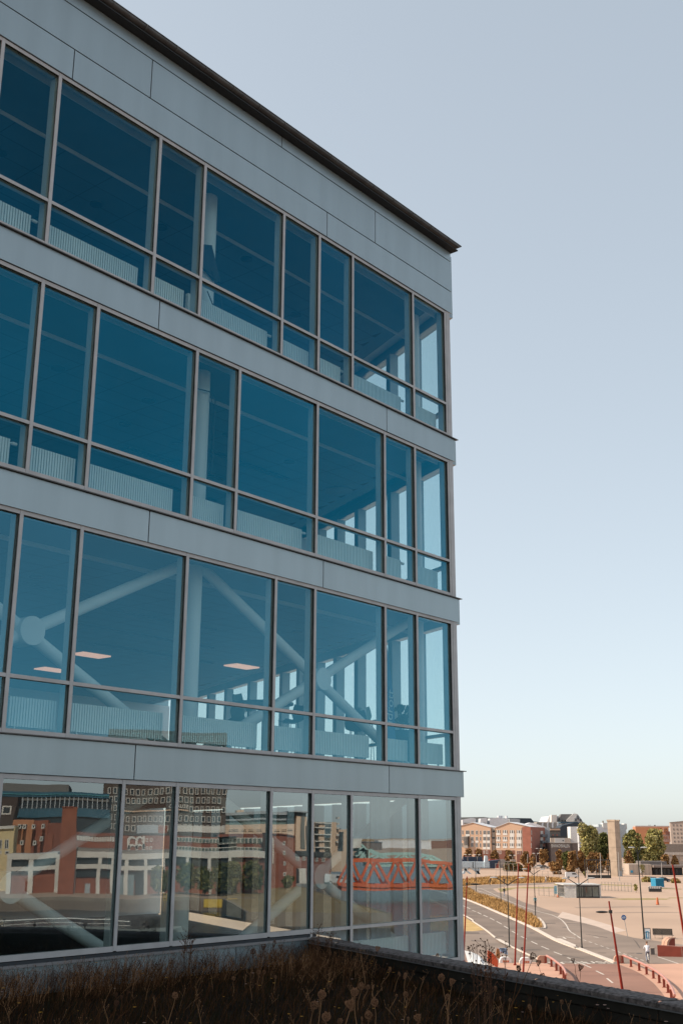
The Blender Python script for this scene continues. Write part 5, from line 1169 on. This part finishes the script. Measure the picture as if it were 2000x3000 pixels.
f = Frame('brown_wall', (V(*cR(1140,900), 540)[0], 540), 0, 'brown wall below the pale beige flats', 'wall'); f.box('wall_body', cR(1135,812), cR(2200,1060), M('brown_plaster', (.24,.20,.17), .9), 0, 1, ground=True)
xk, yk = G(*g4(900,945)); f = Frame('low_pavilion', (xk, yk), rad(-3), 'low beige square building with a dark recessed front right of the concrete tower', 'building')
m_lb = M('low_beige_tiles', (.42,.34,.28), .85, 0, .06, .3)
f.box('wall', g4(888,800), g4(1205,945), m_lb, 0, 10, ground=True)
for k in range(1, 6): x_, _ = f.p(*g4(888+k*53, 800)); b = MB(); b.box(x_-.04, x_+.04, -.03, 0, 0, f.p(*g4(900,800))[1]); b.build('joint', m_fn, f.root)
f.box('upper_wall', g4(1080,762), g4(1440,815), M('upper_grey_brown', (.15,.13,.125), .9), 4, 12); f.box('canopy', g4(1205,808), g4(1640,838), M('canopy_brown', (.20,.16,.14), .8), -2, 6)
f.box('dark_front', g4(1230,838), g4(1640,945), m_kd, 2, 4, ground=True); f.box('sign_circle', g4(915,885), g4(945,915), M('sign_cyan', (0,0,0)), -.15, 0); f.box('white_post', g4(1035,855), g4(1065,920), m_wh2, -.6, -.3)
for k in range(6): f.box('glazed_bay', g4(1260+k*55,860), g4(1300+k*55,940), m_wg, 1.8, 1.99, ground=True)
# low houses to fill the horizon behind everything
for i in range(26):
    Yd = 1000+40*(i % 4); px_ = 1330+i*29; x = V(px_, 2400, Yd)[0]
    t = thing('distant_house', (x, Yd, 0), rad(random.uniform(-20, 5)), 'distant roof on the skyline, number %s from the building corner' % ('one two three four five six seven eight nine ten eleven twelve thirteen fourteen fifteen sixteen seventeen eighteen nineteen twenty twenty-one twenty-two twenty-three twenty-four twenty-five twenty-six'.split()[i]), 'house', 'distant roofs on the skyline')
    hh = random.uniform(9, 15); b = MB(); b.box(0, 12, 0, 10, 0, hh); b.build('wall', (m_gr, m_wh2, m_or, m_brk)[i % 4], t); b = MB(); b.add([(-.3,-.3,hh),(12.3,-.3,hh),(12.3,10.3,hh),(-.3,10.3,hh),(-.3,5,hh+3),(12.3,5,hh+3)], [(0,1,5,4),(2,3,4,5),(0,4,3),(1,2,5)]); b.build('roof', (m_dkr, m_fn, m_brn)[i % 3], t)

# =================================================================== trees and bushes
def crown_mesh(name, rx, rz, n, leaf, lobes, mats):
    b = MB()
    for _ in range(n):
        l = random.choice(lobes)
        while True:
            p = Vector((random.uniform(-1,1), random.uniform(-1,1), random.uniform(-1,1)))
            if .25 < p.length < 1: break
        p = p.normalized()*(p.length**.5)
        c = Vector((l[0]+p.x*l[3], l[1]+p.y*l[3], l[2]+p.z*l[3]*l[4]))
        a = Vector((random.gauss(0,1), random.gauss(0,1), random.gauss(0,1))).normalized(); q = a.cross(Vector((random.gauss(0,1), random.gauss(0,1), random.gauss(0,1)))).normalized()
        s_ = leaf*random.uniform(.6, 1.4); mi = min(len(mats)-1, int(random.random()*len(mats)))
        b.add([c-a*s_, c-q*s_*.55, c+a*s_, c+q*s_*.55], [(0,1,2,3)], mi)
    return b.mesh(name, mats)
def leafm(name, c1): return M(name, c1, .85, 0, .35, .3)
m_bark = M('bark', (.09,.065,.05), .95, 0, .2, 2)
def tree(label, x, y, h, wd, mats, n=1500, leaf=.5, name='tree', group=None, low=.18, zb=0):
    t = thing(name, (x, y, zb), random.uniform(0, 6), label, 'tree', group); R_ = wd/2; lobes = []
    for i in range(16):
        a = random.uniform(0, 2*pi); rr = random.uniform(.2, .62)*R_; zz_ = h*random.uniform(low+.18, .84); sc_ = .56*R_*(1-.5*abs(zz_/h-.45))
        lobes.append((cos(a)*rr, sin(a)*rr, zz_, sc_, h/wd*.75 if h > wd else .8))
    lobes.append((0, 0, h*.86, R_*.35, .8))
    ob('crown', crown_mesh('crown', 1, 1, n, leaf, lobes, mats), t)
    b = MB(); b.tube([(0,0,0),(.1,0,h*.3),(0,.1,h*.65)], [h*.022, h*.016, h*.006], 8)
    for i in range(5):
        a = i*1.3; b.tube([(0,0,h*(.25+.07*i)), (cos(a)*R_*.5, sin(a)*R_*.5, h*(.45+.07*i))], [h*.008, h*.003], 5)
    b.build('trunk', m_bark, t); return t
yg = [leafm('leaf_yellow_green', (.31,.275,.095)), leafm('leaf_olive', (.19,.175,.07)), leafm('leaf_pale_yellow', (.42,.36,.16))]
dg_ = [leafm('leaf_dark_green', (.05,.06,.022)), leafm('leaf_olive', (0,0,0)), leafm('leaf_green', (.10,.11,.035))]
rst = [leafm('leaf_rust', (.30,.15,.06)), leafm('leaf_brown', (.20,.11,.05)), leafm('leaf_orange', (.38,.23,.095))]
def Tr(px0, px1, ptop, pbase, Y, label, mats, n=1500, name='tree', low=.1, group=None, leaf=None):
    a, c = V(*px0, Y), V(*px1, Y); z = V(px0[0], ptop, Y)[2]; w__ = c[0]-a[0]
    return tree(label, (a[0]+c[0])/2, Y, z, w__, mats, int(n*1.7), leaf or min(1.0, max(.42, w__*.055)), name, group, low-.12 if n > 1700 else low)
Tr(g4(165,0), g4(480,0), g4(0,240)[1], 0, 440, 'tall yellow green tree left of the concrete tower', yg, 3200, 'poplar_tree')
Tr(g4(380,0), g4(610,0), g4(0,345)[1], 0, 446, 'dark green tree between the tall yellow one and the concrete tower', dg_, 2200)
Tr(g4(755,0), g4(1045,0), g4(0,295)[1], 0, 430, 'round olive green tree right of the concrete tower', [yg[1], dg_[2], yg[0], dg_[1]], 2800)
Tr(g4(990,0), g4(1345,0), g4(0,305)[1], 0, 455, 'broad yellow olive willow right of the round tree', [yg[0], yg[0], yg[1], yg[2]], 3200, 'willow_tree')
Tr(g3(1340,0), g3(1500,0), g3(0,600)[1], 0, 400, 'dark green bush among rust coloured ones left of the yellow tree', dg_, 1800, 'large_bush', .02)
for i, (a, c, tp, Y) in enumerate(((85,215,580,460),(255,335,580,462),(440,545,580,464),(610,740,580,466),(815,930,605,458),(1050,1165,570,450),(925,1010,640,455),(1265,1360,580,420),(1440,1530,580,425))):
    Tr(g3(a,0), g3(c,0), g3(0,tp)[1], 0, Y, 'rusty street tree '+('touching the building corner','second from the building corner','before the grey link of the apricot block','below the right gable of the apricot block','before the right end of the apricot block','before the grey stair tower','half behind the white topped lamp','left of the dark green bush','right of the dark green bush')[i], rst, 1000, 'street_tree', .12, 'rust coloured street trees')
for i, (a, c, tp, Y, m_) in enumerate(((150,260,620,400,rst),(270,390,640,402,rst),(370,500,640,405,rst),(520,630,640,408,rst),(785,905,600,405,rst),(905,990,610,403,dg_),(1260,1370,650,395,rst),(1390,1500,660,396,rst),(0,120,640,398,rst))):
    Tr(g4(a,0), g4(c,0), g4(0,tp)[1], 0, Y, 'autumn bush, '+('left end below the tall yellow tree','right below the tall yellow tree','with a gap left of the concrete tower','touching the left side of the concrete tower','touching the right side of the concrete tower','dark green one right of the concrete tower','before the old plaster wall, left one','before the old plaster wall, right one','below the dark green bush')[i], m_, 1000, 'bush', .0, 'autumn bushes around the square')
for i, (a, c, tp, bs, Y) in enumerate(((600,840,765,815,415),(1170,1330,740,830,385),(850,940,760,820,410),(1390,1500,790,830,380))):
    Tr(g3(a,0), g3(c,0), g3(0,tp)[1], 0, Y, 'low hedge on the far car park, '+('dark long one behind the white car','yellow brown one left of the dark bush','small one beside the lamp standard','at the foot of the rusty trees')[i], rst if i else [dg_[0], rst[1]], 900, 'hedge', -.1, 'hedges on the far car park')
for i, (a, c, tp, Y) in enumerate(((985,1110,985,322),(1160,1220,1000,318),(1380,1500,1010,316))):
    Tr(g4(a,0), g4(c,0), g4(0,tp)[1], 0, Y, 'low dry bush beside the dark cars, '+('left one before the lamp post','middle one by the blue container','right one under the red mast')[i], [yg[1], rst[2], yg[0]], 600, 'bush', -.1, 'dry bushes by the dark cars')
for i, (p, tp) in enumerate(((g4(990,1185), g4(0,1070)[1]), (g4(1075,965), g4(0,790)[1]), (g4(290,990), g4(0,900)[1]))):
    x, y = G(*p); z = V(p[0], tp, y)[2]; tree('thin young tree with sparse yellow leaves, '+('right of the pavilion','before the low beige building','beside the dark steel frame')[i], x, y, z, z*.5, yg, 160, .22, 'young_tree', 'young trees on the square', .25)

# =================================================================== across the canal: seen mirrored in the bottom row of glass
m_rbr = M('red_brick', (.26,.085,.05), .9, 0, .15, .6); m_rbd = M('dark_red_brick', (.22,.075,.05), .9, 0, .15, .6)
m_wbd = M('white_render_band', (.58,.54,.49), .85, 0, .12, .3, nd=8); m_wfr = M('tower_window_frame', (.42,.385,.35), .8, 0, .15, .4); m_crm = M('cream_render', (.62,.45,.33), .9, 0, .05, .2)
m_umb = M('umber_brick', (.085,.06,.05), .85, 0, .15, .5); m_bgl = M('blue_green_glass', (.045,.12,.17), .25, .1, .2, .05)
m_quay = M('quay_concrete', (.22,.175,.135), .9, 0, .25, .25, nd=8)
cS = lambda x, y: (x*.2296, 2280+y*.2296); cT = lambda x, y: (340+x*.2296, 2280+y*.2296); cU = lambda x, y: (650+x*.2296, 2320+y*.2296); cW = lambda x, y: (1000+x*.2296, 2320+y*.2296)
def RF(name, X, y0, label, ang=90, cat='building'): return Frame(name, (X, y0), rad(ang), label, cat, refl=True)
# quay walls
t = thing('quay_wall', (200, -90, 0), rad(90), 'long concrete quay wall with sheet piles on the far side of the canal', 'wall')
for k in range(23): b = MB(); b.box(k*6+.02, k*6+5.98, -.02, .5, -2.3, .25); b.build('wall_section', m_quay, t)
for k in range(120): b = MB(); b.box(70+k*.55, 70+k*.55+.3, .5, .72, -2.3, -.3) ; (b.build('sheet_pile', M('rust_pile', (.16,.11,.085), .8), t) if k < 120 else 0)
t = thing('quay_wall', (160, 42, 0), 0, 'plain quay wall closing the near end of the canal basin by the dry grass', 'wall'); b = MB(); b.box(0, 40, -.5, .0, -2.3, .15); b.build('wall_body', m_quay, t)
t = thing('quay_wall', (160, 64, 0), 0, 'low quay wall below the dry grass beside the red bridge', 'wall'); b = MB(); b.box(0, 740, 0, .5, -2.3, .1); b.box(-.4, 0, -22.4, .5, -2.3, .1); b.build('wall_body', m_quay, t)
t = thing('quay_wall', (150, 170, 0), 0, 'far shore wall of the wide harbour basin', 'wall'); b = MB(); b.box(0, 750, -.5, 0, -2.3, .1); b.build('wall_body', m_quay, t)
sheet('quay_grass', [(160,42.1),(300,42.1),(300,63.9),(160,63.9)], .01, M('straw_grass', (.26,.18,.085), .95, 0, .3, .2, nd=8))
t = thing('quay_railing', (131, -20, 0), rad(90), 'pale pipe railing along the near side of the canal', 'railing')
b = MB(); b.prism([(104,-89),(134,-89),(134,30),(104,20)], -2.3, .02); b.build('near_quay', M('quay_paving', (.24,.25,.22), .8, 0, .15, .2), kind='structure')
sheet('dark_quay_sheet', [(30,-60),(83,-60),(83.5,41.5),(83.5,110),(60,110),(30,40)], .006, M('dark_quay_surface', (.05,.055,.06), .8, 0, .2, .2))  # plain dark sheet laid over the near bank
for k in range(18): b = MB(); b.cyl((k*2.4,0,0), (k*2.4,0,1.1), .05, n=6); b.build('post', m_kd, t)
for z_, r_ in ((1.1,.07),(.6,.03)): b = MB(); b.cyl((0,0,z_), (43,0,z_), r_, n=8); b.build('rail', m_lens, t)
# white framed brick building
f = RF('white_framed_building', 221, 14, 'long two storey brick building with white concrete frames by the canal')
f.box('wall', cG(85,735), cG(1568,955), m_rbr, .8, 14, ground=True); f.box('wall', cH(-10,575), cH(285,700), m_rbd, .8, 14, ground=True)
for c0, c1 in ((cG(80,705), cG(400,738)), (cG(500,690), cG(1160,722)), (cG(1160,676), cH(290,560))): f.box('white_band', c0, c1, m_wbd, -.5, 14)
for c0, c1 in ((cG(80,790), cG(390,815)), (cG(500,772), cG(1100,795)),): f.box('white_band', c0, c1, m_wbd, -.4, .8)
for x in (80,215,390,498,672,762,840,968,1085,1250,1393,1515): f.box('white_column', cG(x,715), cG(x+13,970), m_wbd, -.45, .8, ground=True)
for x0, x1 in ((95,213),(230,388),(515,670),(690,760),(775,838),(852,965),(982,1083),(1110,1248),(1266,1390),(1406,1513)): f.box('window', cG(x0,742 if x0 < 400 else 728), cG(x1,788 if x0 < 400 else 768), m_wg, .3, .8)
for x0, x1 in ((515,668),(690,760),(800,838),(855,965)): f.box('window', cG(x0,815), cG(x1,855), m_wg, .4, .8)
f.box('door', cG(585,900), cG(620,972), m_gr, .5, .8, ground=True); f.box('door', cG(905,850), cG(960,940), m_wg, .3, .8, ground=True); f.box('glazed_bay', cG(795,830), cG(895,945), M('bay_grey', (.2,.25,.27), .4), .2, .8, ground=True)
f.box('roof', cG(500,672), cG(1160,692), M('flat_roof_brown', (.2,.17,.15), .9), 2, 16)
f = RF('brick_chimney', 214, 12, 'tall square red brick chimney in front of the white framed building', cat='chimney')
f.box('shaft', cG(432,402), cG(502,975), m_rbr, 0, 3, ground=True); f.box('cap', cG(428,398), cG(508,406), m_rbd, -.2, 3.2); f.box('flue', cG(418,720), cG(432,975), m_wbd, .5, 1.5, ground=True)
# brick rows behind
f = RF('brick_office_row', 262, 14, 'red brick office row with bands of white framed windows behind the white framed building')
f.box('wall', cG(500,585), cG(800,680), m_rbr, 0, 12, ground=True); f.box('roof', cG(495,568), cG(800,588), m_rbd, -.3, 12)
for k in range(15): f.window(cG(508+k*18.5,590), cG(521+k*18.5,622), m_wbd, m_wg, 1, .25, .15)
f.box('wall', cG(810,560), cG(1150,680), m_rbr, -1, 12, ground=True); f.box('coping', cG(808,554), cG(1152,562), m_kd, -1.3, 12)
for x, y in ((955,585),(985,585),(1015,585),(955,640),(985,640),(1010,640)): f.window(cG(x,y), cG(x+16,y+24), m_wbd, m_gr, 1, .15, 1.15)
for y in (600, 650):
    sx_, sz_ = f.p(*cG(918, y)); o = flat_text('m', sx_, 1.2, sz_, 6.5, 0, m_wbd, f.root, 'lettering', tilt=(rad(90),0,rad(180)), ext=.08)
f.box('wall', cG(1165,575), cG(1568,680), m_rbd, -1, 12, ground=True); f.box('wall', cH(-8,415), cH(290,560), m_rbd, -1, 12, ground=True)
f.box('window_band', cG(1170,585), cG(1568,612), m_wbd, -1.2, -1); f.box('window_band', cG(1170,645), cG(1568,672), m_wbd, -1.2, -1); f.box('window_band', cH(0,440), cH(288,474), m_wbd, -1.2, -1); f.box('window_band', cH(0,500), cH(288,532), m_wbd, -1.2, -1)
for k in range(18):
    for y0, y1 in ((588,609),(648,669)): f.box('window', cG(1174+k*22,y0), cG(1190+k*22,y1), M('green_grey_glass', (.10,.13,.12), .3), -1.35, -1.2)
for k in range(11):
    for y0, y1 in ((443,471),(503,529)): f.box('window', cH(4+k*26,y0), cH(23+k*26,y1), M('green_grey_glass', (0,0,0)), -1.35, -1.2)
f.box('sloping_roof', cG(925,500), cG(1075,556), m_gr, 2, 10); f.box('stair_block', cG(1075,500), cG(1130,560), m_rbr, 1.5, 8); f.box('white_attic', cG(1170,505), cG(1505,545), m_wbd, 2, 10)
# umber tower with white windows
f = RF('umber_tower', 330, 14, 'tall umber brick office tower with rows of white framed windows')
f.box('wall', cG(725,-120), cG(1160,560), m_umb, 0, 20, ground=True); f.box('wall', cG(1160,-120), cG(1503,560), m_umb, .2, 20, ground=True)
f.box('sign_band', cG(830,365), cG(1250,400), M('band_brown', (.06,.03,.02), .7), -.6, 0); f.box('sign_band', cG(830,402), cG(1250,410), m_or, -.7, 0)
for r_, (y0, y1) in enumerate(((-95,-55),(-40,0),(15,55),(75,115),(130,170),(190,230),(258,302),(318,358),(376,416),(438,480),(498,540))):
    for k in range(21):
        x = 738+k*37+(6 if r_ % 2 else 0)
        if y0 == 376 and 820 < x < 1240: continue
        if x > 1480: continue
        f.window(cG(x,y0), cG(x+(26 if (k+r_) % 3 else 20),y1), m_wfr, m_wg, 1, .25, .25)
for tx_, sz in ((1190, 2.2),):
    sx_, sz_ = f.p(*cG(tx_, 378)); flat_text('studio', sx_, .75, sz_, sz, 0, m_wbd, f.root, 'lettering', tilt=(rad(90),0,rad(180)), ext=.05)
# big hall, yellow house, dark house
f = RF('blue_glass_hall', 300, 10, 'long hall with a grey upper box and bands of blue green glass beyond the canal')
f.box('upper_box', cS(-400,125), cS(905,235), M('upper_grey', (.16,.15,.14), .8), 6, 40, z0=10); f.box('glass_band', cS(-400,235), cS(1450,300), m_bgl, -1, 30); f.box('rail', cS(-400,262), cS(1450,272), M('teal_rail', (.08,.30,.33), .5), -1.3, -1)
f.box('wall', cS(-400,300), cS(1450,1000), M('hall_glass_dark', (.03,.04,.05), .3), 0, 30, ground=True); f.box('grey_band', cS(-400,300), cS(1450,345), M('upper_grey', (0,0,0)), -.5, 0); f.box('glass_band', cS(200,450), cS(1450,560), m_bgl, -.6, 0)
for k in range(20): f.box('mullion', cS(240+k*62,300), cS(244+k*62,450), m_gr, -.8, -.5)
f = RF('brick_houses', 250, 6, 'orange and red brick warehouses below the blue glass hall')
for k, (x0, x1, y0, mt) in enumerate(((215,430,590,m_or2),(430,620,600,m_rbr),(620,800,640,m_rbd),(320,700,790,m_rbr))): f.box('wall', cS(x0,y0), cS(x1,1100), mt, k*1.5-(4 if k == 3 else 0), 12, ground=True)
for x, y in ((290,650),(345,650),(455,650),(575,650),(560,800),(330,850),(480,850)): f.window(cS(x,y), cS(x+34,y+55), m_wbd, m_wg, 1, .2, 4.3)
f = RF('yellow_house', 232, 4, 'pale yellow rendered house at the left end of the canal front')
f.box('wall', cS(-300,680), cS(215,1150), M('yellow_render', (.60,.47,.26), .9), 0, 10, ground=True); f.box('cornice', cS(-300,665), cS(235,700), m_wbd, -.6, 10)
for x in (45, 130): f.window(cS(x,830), cS(x+45,950), m_wbd, m_wg, 2, .12)
for x in (25, 125): f.window(cS(x,975), cS(x+55,1025), m_wbd, m_wg, 1, .2)
f = RF('dark_gable_house', 262, 4, 'dark brown gabled house with one window behind the yellow house')
f.outline('wall', [cS(-300,300),cS(60,310),cS(255,300),cS(210,560),cS(210,700)], M('dark_brown_wall', (.075,.055,.05), .9), 0, 10); f.window(cS(75,410), cS(175,520), m_wbd, m_wg, 1, .3)
# right part: cream block, towers, brick gable
f = RF('cream_block', 420, 60, 'cream office block with glazed top storeys and a corner tower')
f.box('wall', cU(80,440), cU(985,700), m_crm, 0, 20, ground=True); f.box('glazed_storey', cU(80,310), cU(975,450), M('green_glass_storey', (.14,.20,.19), .3), 2, 18); f.box('terrace_edge', cU(80,368), cU(975,386), m_gr, 1, 4); f.box('roof_plate', cU(70,285), cU(975,318), m_gr, 0, 20)
f.box('roof_box', cU(250,255), cU(340,290), m_crm, 4, 10)
for x in (130,190,290,385,495,715,805,880): f.window(cU(x,490), cU(x+65,518), m_crm, m_wg, 2, .3, .4)
for k in range(13): f.box('mullion', cU(100+k*68,318), cU(106+k*68,368), m_gr, 1.6, 2)
f.box('tower', cU(975,335), cU(1120,740), m_crm, -3, 16, ground=True); f.box('tower_glass', cU(1035,340), cU(1090,735), M('tower_glass', (.16,.15,.13), .4), -3.4, -3); f.box('tower_crown', cU(895,285), cU(1115,340), M('crown_grey', (.14,.14,.14), .6), -2, 14); f.box('tower_roof', cU(860,272), cU(1165,288), m_gr, -5, 17)
f = RF('brick_gable_house', 246, 55, 'dark red brick gabled house with three small white windows')
f.outline('wall', [cU(655,550),cU(800,560),cU(975,590),cU(990,1120)], m_rbd, 0, 12)
f.outline('roof', [cU(650,540),cU(800,548),cU(985,585),cU(985,596),cU(800,562),cU(650,552)], m_brn, -.4, 12, base=False)
for y in (650,775,910,1050): f.window(cU(828,y), cU(860,y+50), m_wbd, m_wg, 1, .15)
f.box('pipe', cU(690,600), cU(700,930), m_wbd, -.3, 0)
f = RF('low_brick_house', 270, 66, 'low dark brick house right of the brick gable'); f.box('wall', cU(985,820), cU(1420,1000), m_rbd, 0, 10, ground=True); f.box('roof', cU(980,775), cU(1430,825), m_kd, -.4, 10)
for x in (990,1070,1225,1310): f.window(cU(x,840), cU(x+42,890), m_wbd, m_wg, 2, .12)
f.box('white_annex', cU(985,990), cU(1075,1110), m_wbd, -5, -1, ground=True)
f = RF('tan_towers', 380, 80, 'tan brick residential towers with white balconies in the glass')
for x0, x1, y0, mt in ((1200,1230,370,m_crm),(1290,1360,365,m_crm),(1425,1490,360,m_crm)): f.box('tower', cU(x0,y0), cU(x1,920), mt, 0, 10, ground=True)
f.box('wall', cU(1200,440), cU(1560,820), M('tower_infill', (.16,.17,.18), .6), 2, 12, ground=True); f.box('wall', cU(1480,460), cW(110,740), m_crm, 1, 14, ground=True); f.box('window_strip', cW(0,490), cW(60,740), m_wg, .7, 1)
for y in (370,430,520,610,695): f.box('balcony', cU(1230,y), cU(1425,y+14), m_wbd, -.8, 2)
for y in (295,370,430,520,610): f.box('balcony', cU(1490,y), cU(1520,y+22), m_wbd, -.6, 2)
for i, (px_, py_) in enumerate(((1015, 1000),)):
    t = thing('quay_ladder', (199.4, 31, 0), 0, 'yellow ladder fixed to the far quay wall', 'ladder')
    for yy in (-.3, .3): b = MB(); b.box(-.1, .0, yy-.06, yy+.06, -2, 1.0); b.build('stile', M('ladder_yellow', (.55,.36,.04), .6), t)
    for k in range(7): b = MB(); b.box(-.1, -.02, -.3, .3, -1.8+k*.4, -1.72+k*.4); b.build('rung', M('ladder_yellow', (0,0,0)), t)
t = thing('quay_banner', (199.3, 47-6, -.2), 0, 'yellow banner hung on the far quay wall', 'banner'); b = MB(); b.box(-.12, -.02, -3, 3, -1.2, .3); b.build('cloth', M('ladder_yellow', (0,0,0)), t)
# trees along the quay
for i, (a, c, tp, X) in enumerate(((1000,1130,765,212),(1180,1330,750,213),(1310,1420,760,211),(1410,1570,740,213))):
    f = Frame(None, (X, 20), rad(90), '', refl=True); (x0, z0), (x1, z1) = f.p(*cG(a,tp)), f.p(*cG(c,tp)); yy = 20+(x0+x1)/2
    tree('dark green tree on the far quay, '+('first','second','third','fourth')[i]+' from the chimney', X, yy, z0, abs(x1-x0), dg_, 900, .45, 'quay_tree', 'trees on the far quay', .1)
for i, (a, c, tp, X) in enumerate(((10,150,590,214),(130,290,575,216),(395,460,675,240))):
    f = Frame(None, (X, 40), rad(90), '', refl=True); (x0, z0), (x1, z1) = f.p(*cH(a,tp)), f.p(*cH(c,tp)); yy = 40+(x0+x1)/2
    tree('olive quayside tree before the long window bands, '+('left','middle','right by the brick gable')[i], X, yy, z0, abs(x1-x0), dg_+[yg[1]], 900, .45, 'quay_tree', 'trees on the far quay', .1)
x, y = mirror(*G(*cH(722,712))); vn = dup(protos['vw'], (x, y, .01), rad(100), 'white delivery van on the far bank, mirrored in the glass'); vn.scale = (1.3,)*3
# red truss bridge, mirrored in the glass
def truss(name, label, X, y0, pts_top, pts_bot, n, mat, wdt=.9, dep=7, arch=None):
    f = RF(name, X, y0, label, cat='bridge'); T_ = [f.p(*p) for p in pts_top]; B_ = [f.p(*p) for p in pts_bot]
    def lin_(L, x):
        for i in range(len(L)-1):
            if x <= L[i+1][0] or i == len(L)-2: k = (x-L[i][0])/(L[i+1][0]-L[i][0]); return L[i][1]*(1-k)+L[i+1][1]*k
    for off in (0, -dep):
        for L, nm in ((T_, 'top_chord'), (B_, 'bottom_chord')):
            for i in range(len(L)-1): b = MB(); b.bar((L[i][0],off,L[i][1]), (L[i+1][0],off,L[i+1][1]), wdt, wdt); b.build(nm, mat, f.root)
        for k in range(n):
            sx0 = B_[0][0]+(B_[-1][0]-B_[0][0])*k/n; sx1 = B_[0][0]+(B_[-1][0]-B_[0][0])*(k+1)/n
            a, c, d = (sx0, lin_(B_, sx0)), ((sx0+sx1)/2, lin_(T_, (sx0+sx1)/2)), (sx1, lin_(B_, sx1))
            for p, q in ((a, c), (c, d)): b = MB(); b.bar((p[0],off,p[1]), (q[0],off,q[1]), wdt*.75, wdt*.75); b.build('diagonal', mat, f.root)
    b = MB(); b.box(B_[0][0], B_[-1][0], 0, -dep, B_[0][1]-1.2, B_[0][1]-.3); b.build('deck', mat, f.root); return f
m_rb = M('bridge_orange_red', (.62,.12,.035), .55, 0, .08, .3); m_tb = M('bridge_mint', (.36,.52,.48), .6, 0, .06, .3)
f = truss('red_truss_bridge', 'bright orange red truss bridge mirrored in the bottom right windows', 238, 74, [cW(175,880),cW(800,870),cW(1070,865),cW(1480,905)], [cW(60,1180),cW(800,1185),cW(1570,1180)], 5, m_rb, .68, 6)
f = truss('mint_truss_bridge', 'pale mint green truss bridge behind the red one', 300, 100, [cW(440,740),cW(590,800),cW(1005,785),cW(1220,800),cW(1330,890)], [cW(420,890),cW(900,890),cW(1380,895)], 3, m_tb, .6, 6)
f.box('counterweight', cW(165,598), cW(290,722), m_wbd, -3, 4); f.outline('arm', [cW(290,645),cW(390,715),cW(390,745),cW(290,665)], m_tb, 0, 1, base=False)
for a, c in (((380,745),(320,880)),((395,745),(400,880)),((370,740),(245,815)),((410,745),(420,880)),((175,735),(380,740))):
    (x0, z0), (x1, z1) = f.p(*cW(*a)), f.p(*cW(*c)); b = MB(); b.bar((x0,0,z0), (x1,0,z1), 1.1, 1.1); b.build('leg', m_tb, f.root)
# low far city beyond the harbour
hlls = []
ORD = 'first second third fourth fifth sixth seventh eighth ninth tenth eleventh twelfth thirteenth fourteenth fifteenth sixteenth seventeenth eighteenth nineteenth twentieth'.split()
for k in range(20):
    X = 900+random.uniform(0, 300); yy = 230+k*60
    t = thing('harbour_shed', (X, yy, 0), rad(90+random.uniform(-8, 8)), ('dark','pale','brown')[k % 3]+' sided low harbour building beyond the mint bridge, '+ORD[k]+' from the left in the glass', 'building', 'harbour buildings far off')
    hh = random.uniform(5, 9)+(10 if k % 9 == 4 else 0); ln = random.uniform(30, 58); b = MB(); b.box(0, ln, 0, -14, 0, hh); b.build('wall', (m_brk, m_rf, m_brn)[k % 3], t); b = MB(); b.box(-.3, ln+.3, .3, -14.3, hh, hh+.8); b.build('roof', (m_dkr, m_wh2, m_gr)[k % 3], t)
sheet('far_shore', [(1250,-400),(1251,2500),(1900,2500),(1900,-400)], 6, m_grassdry)
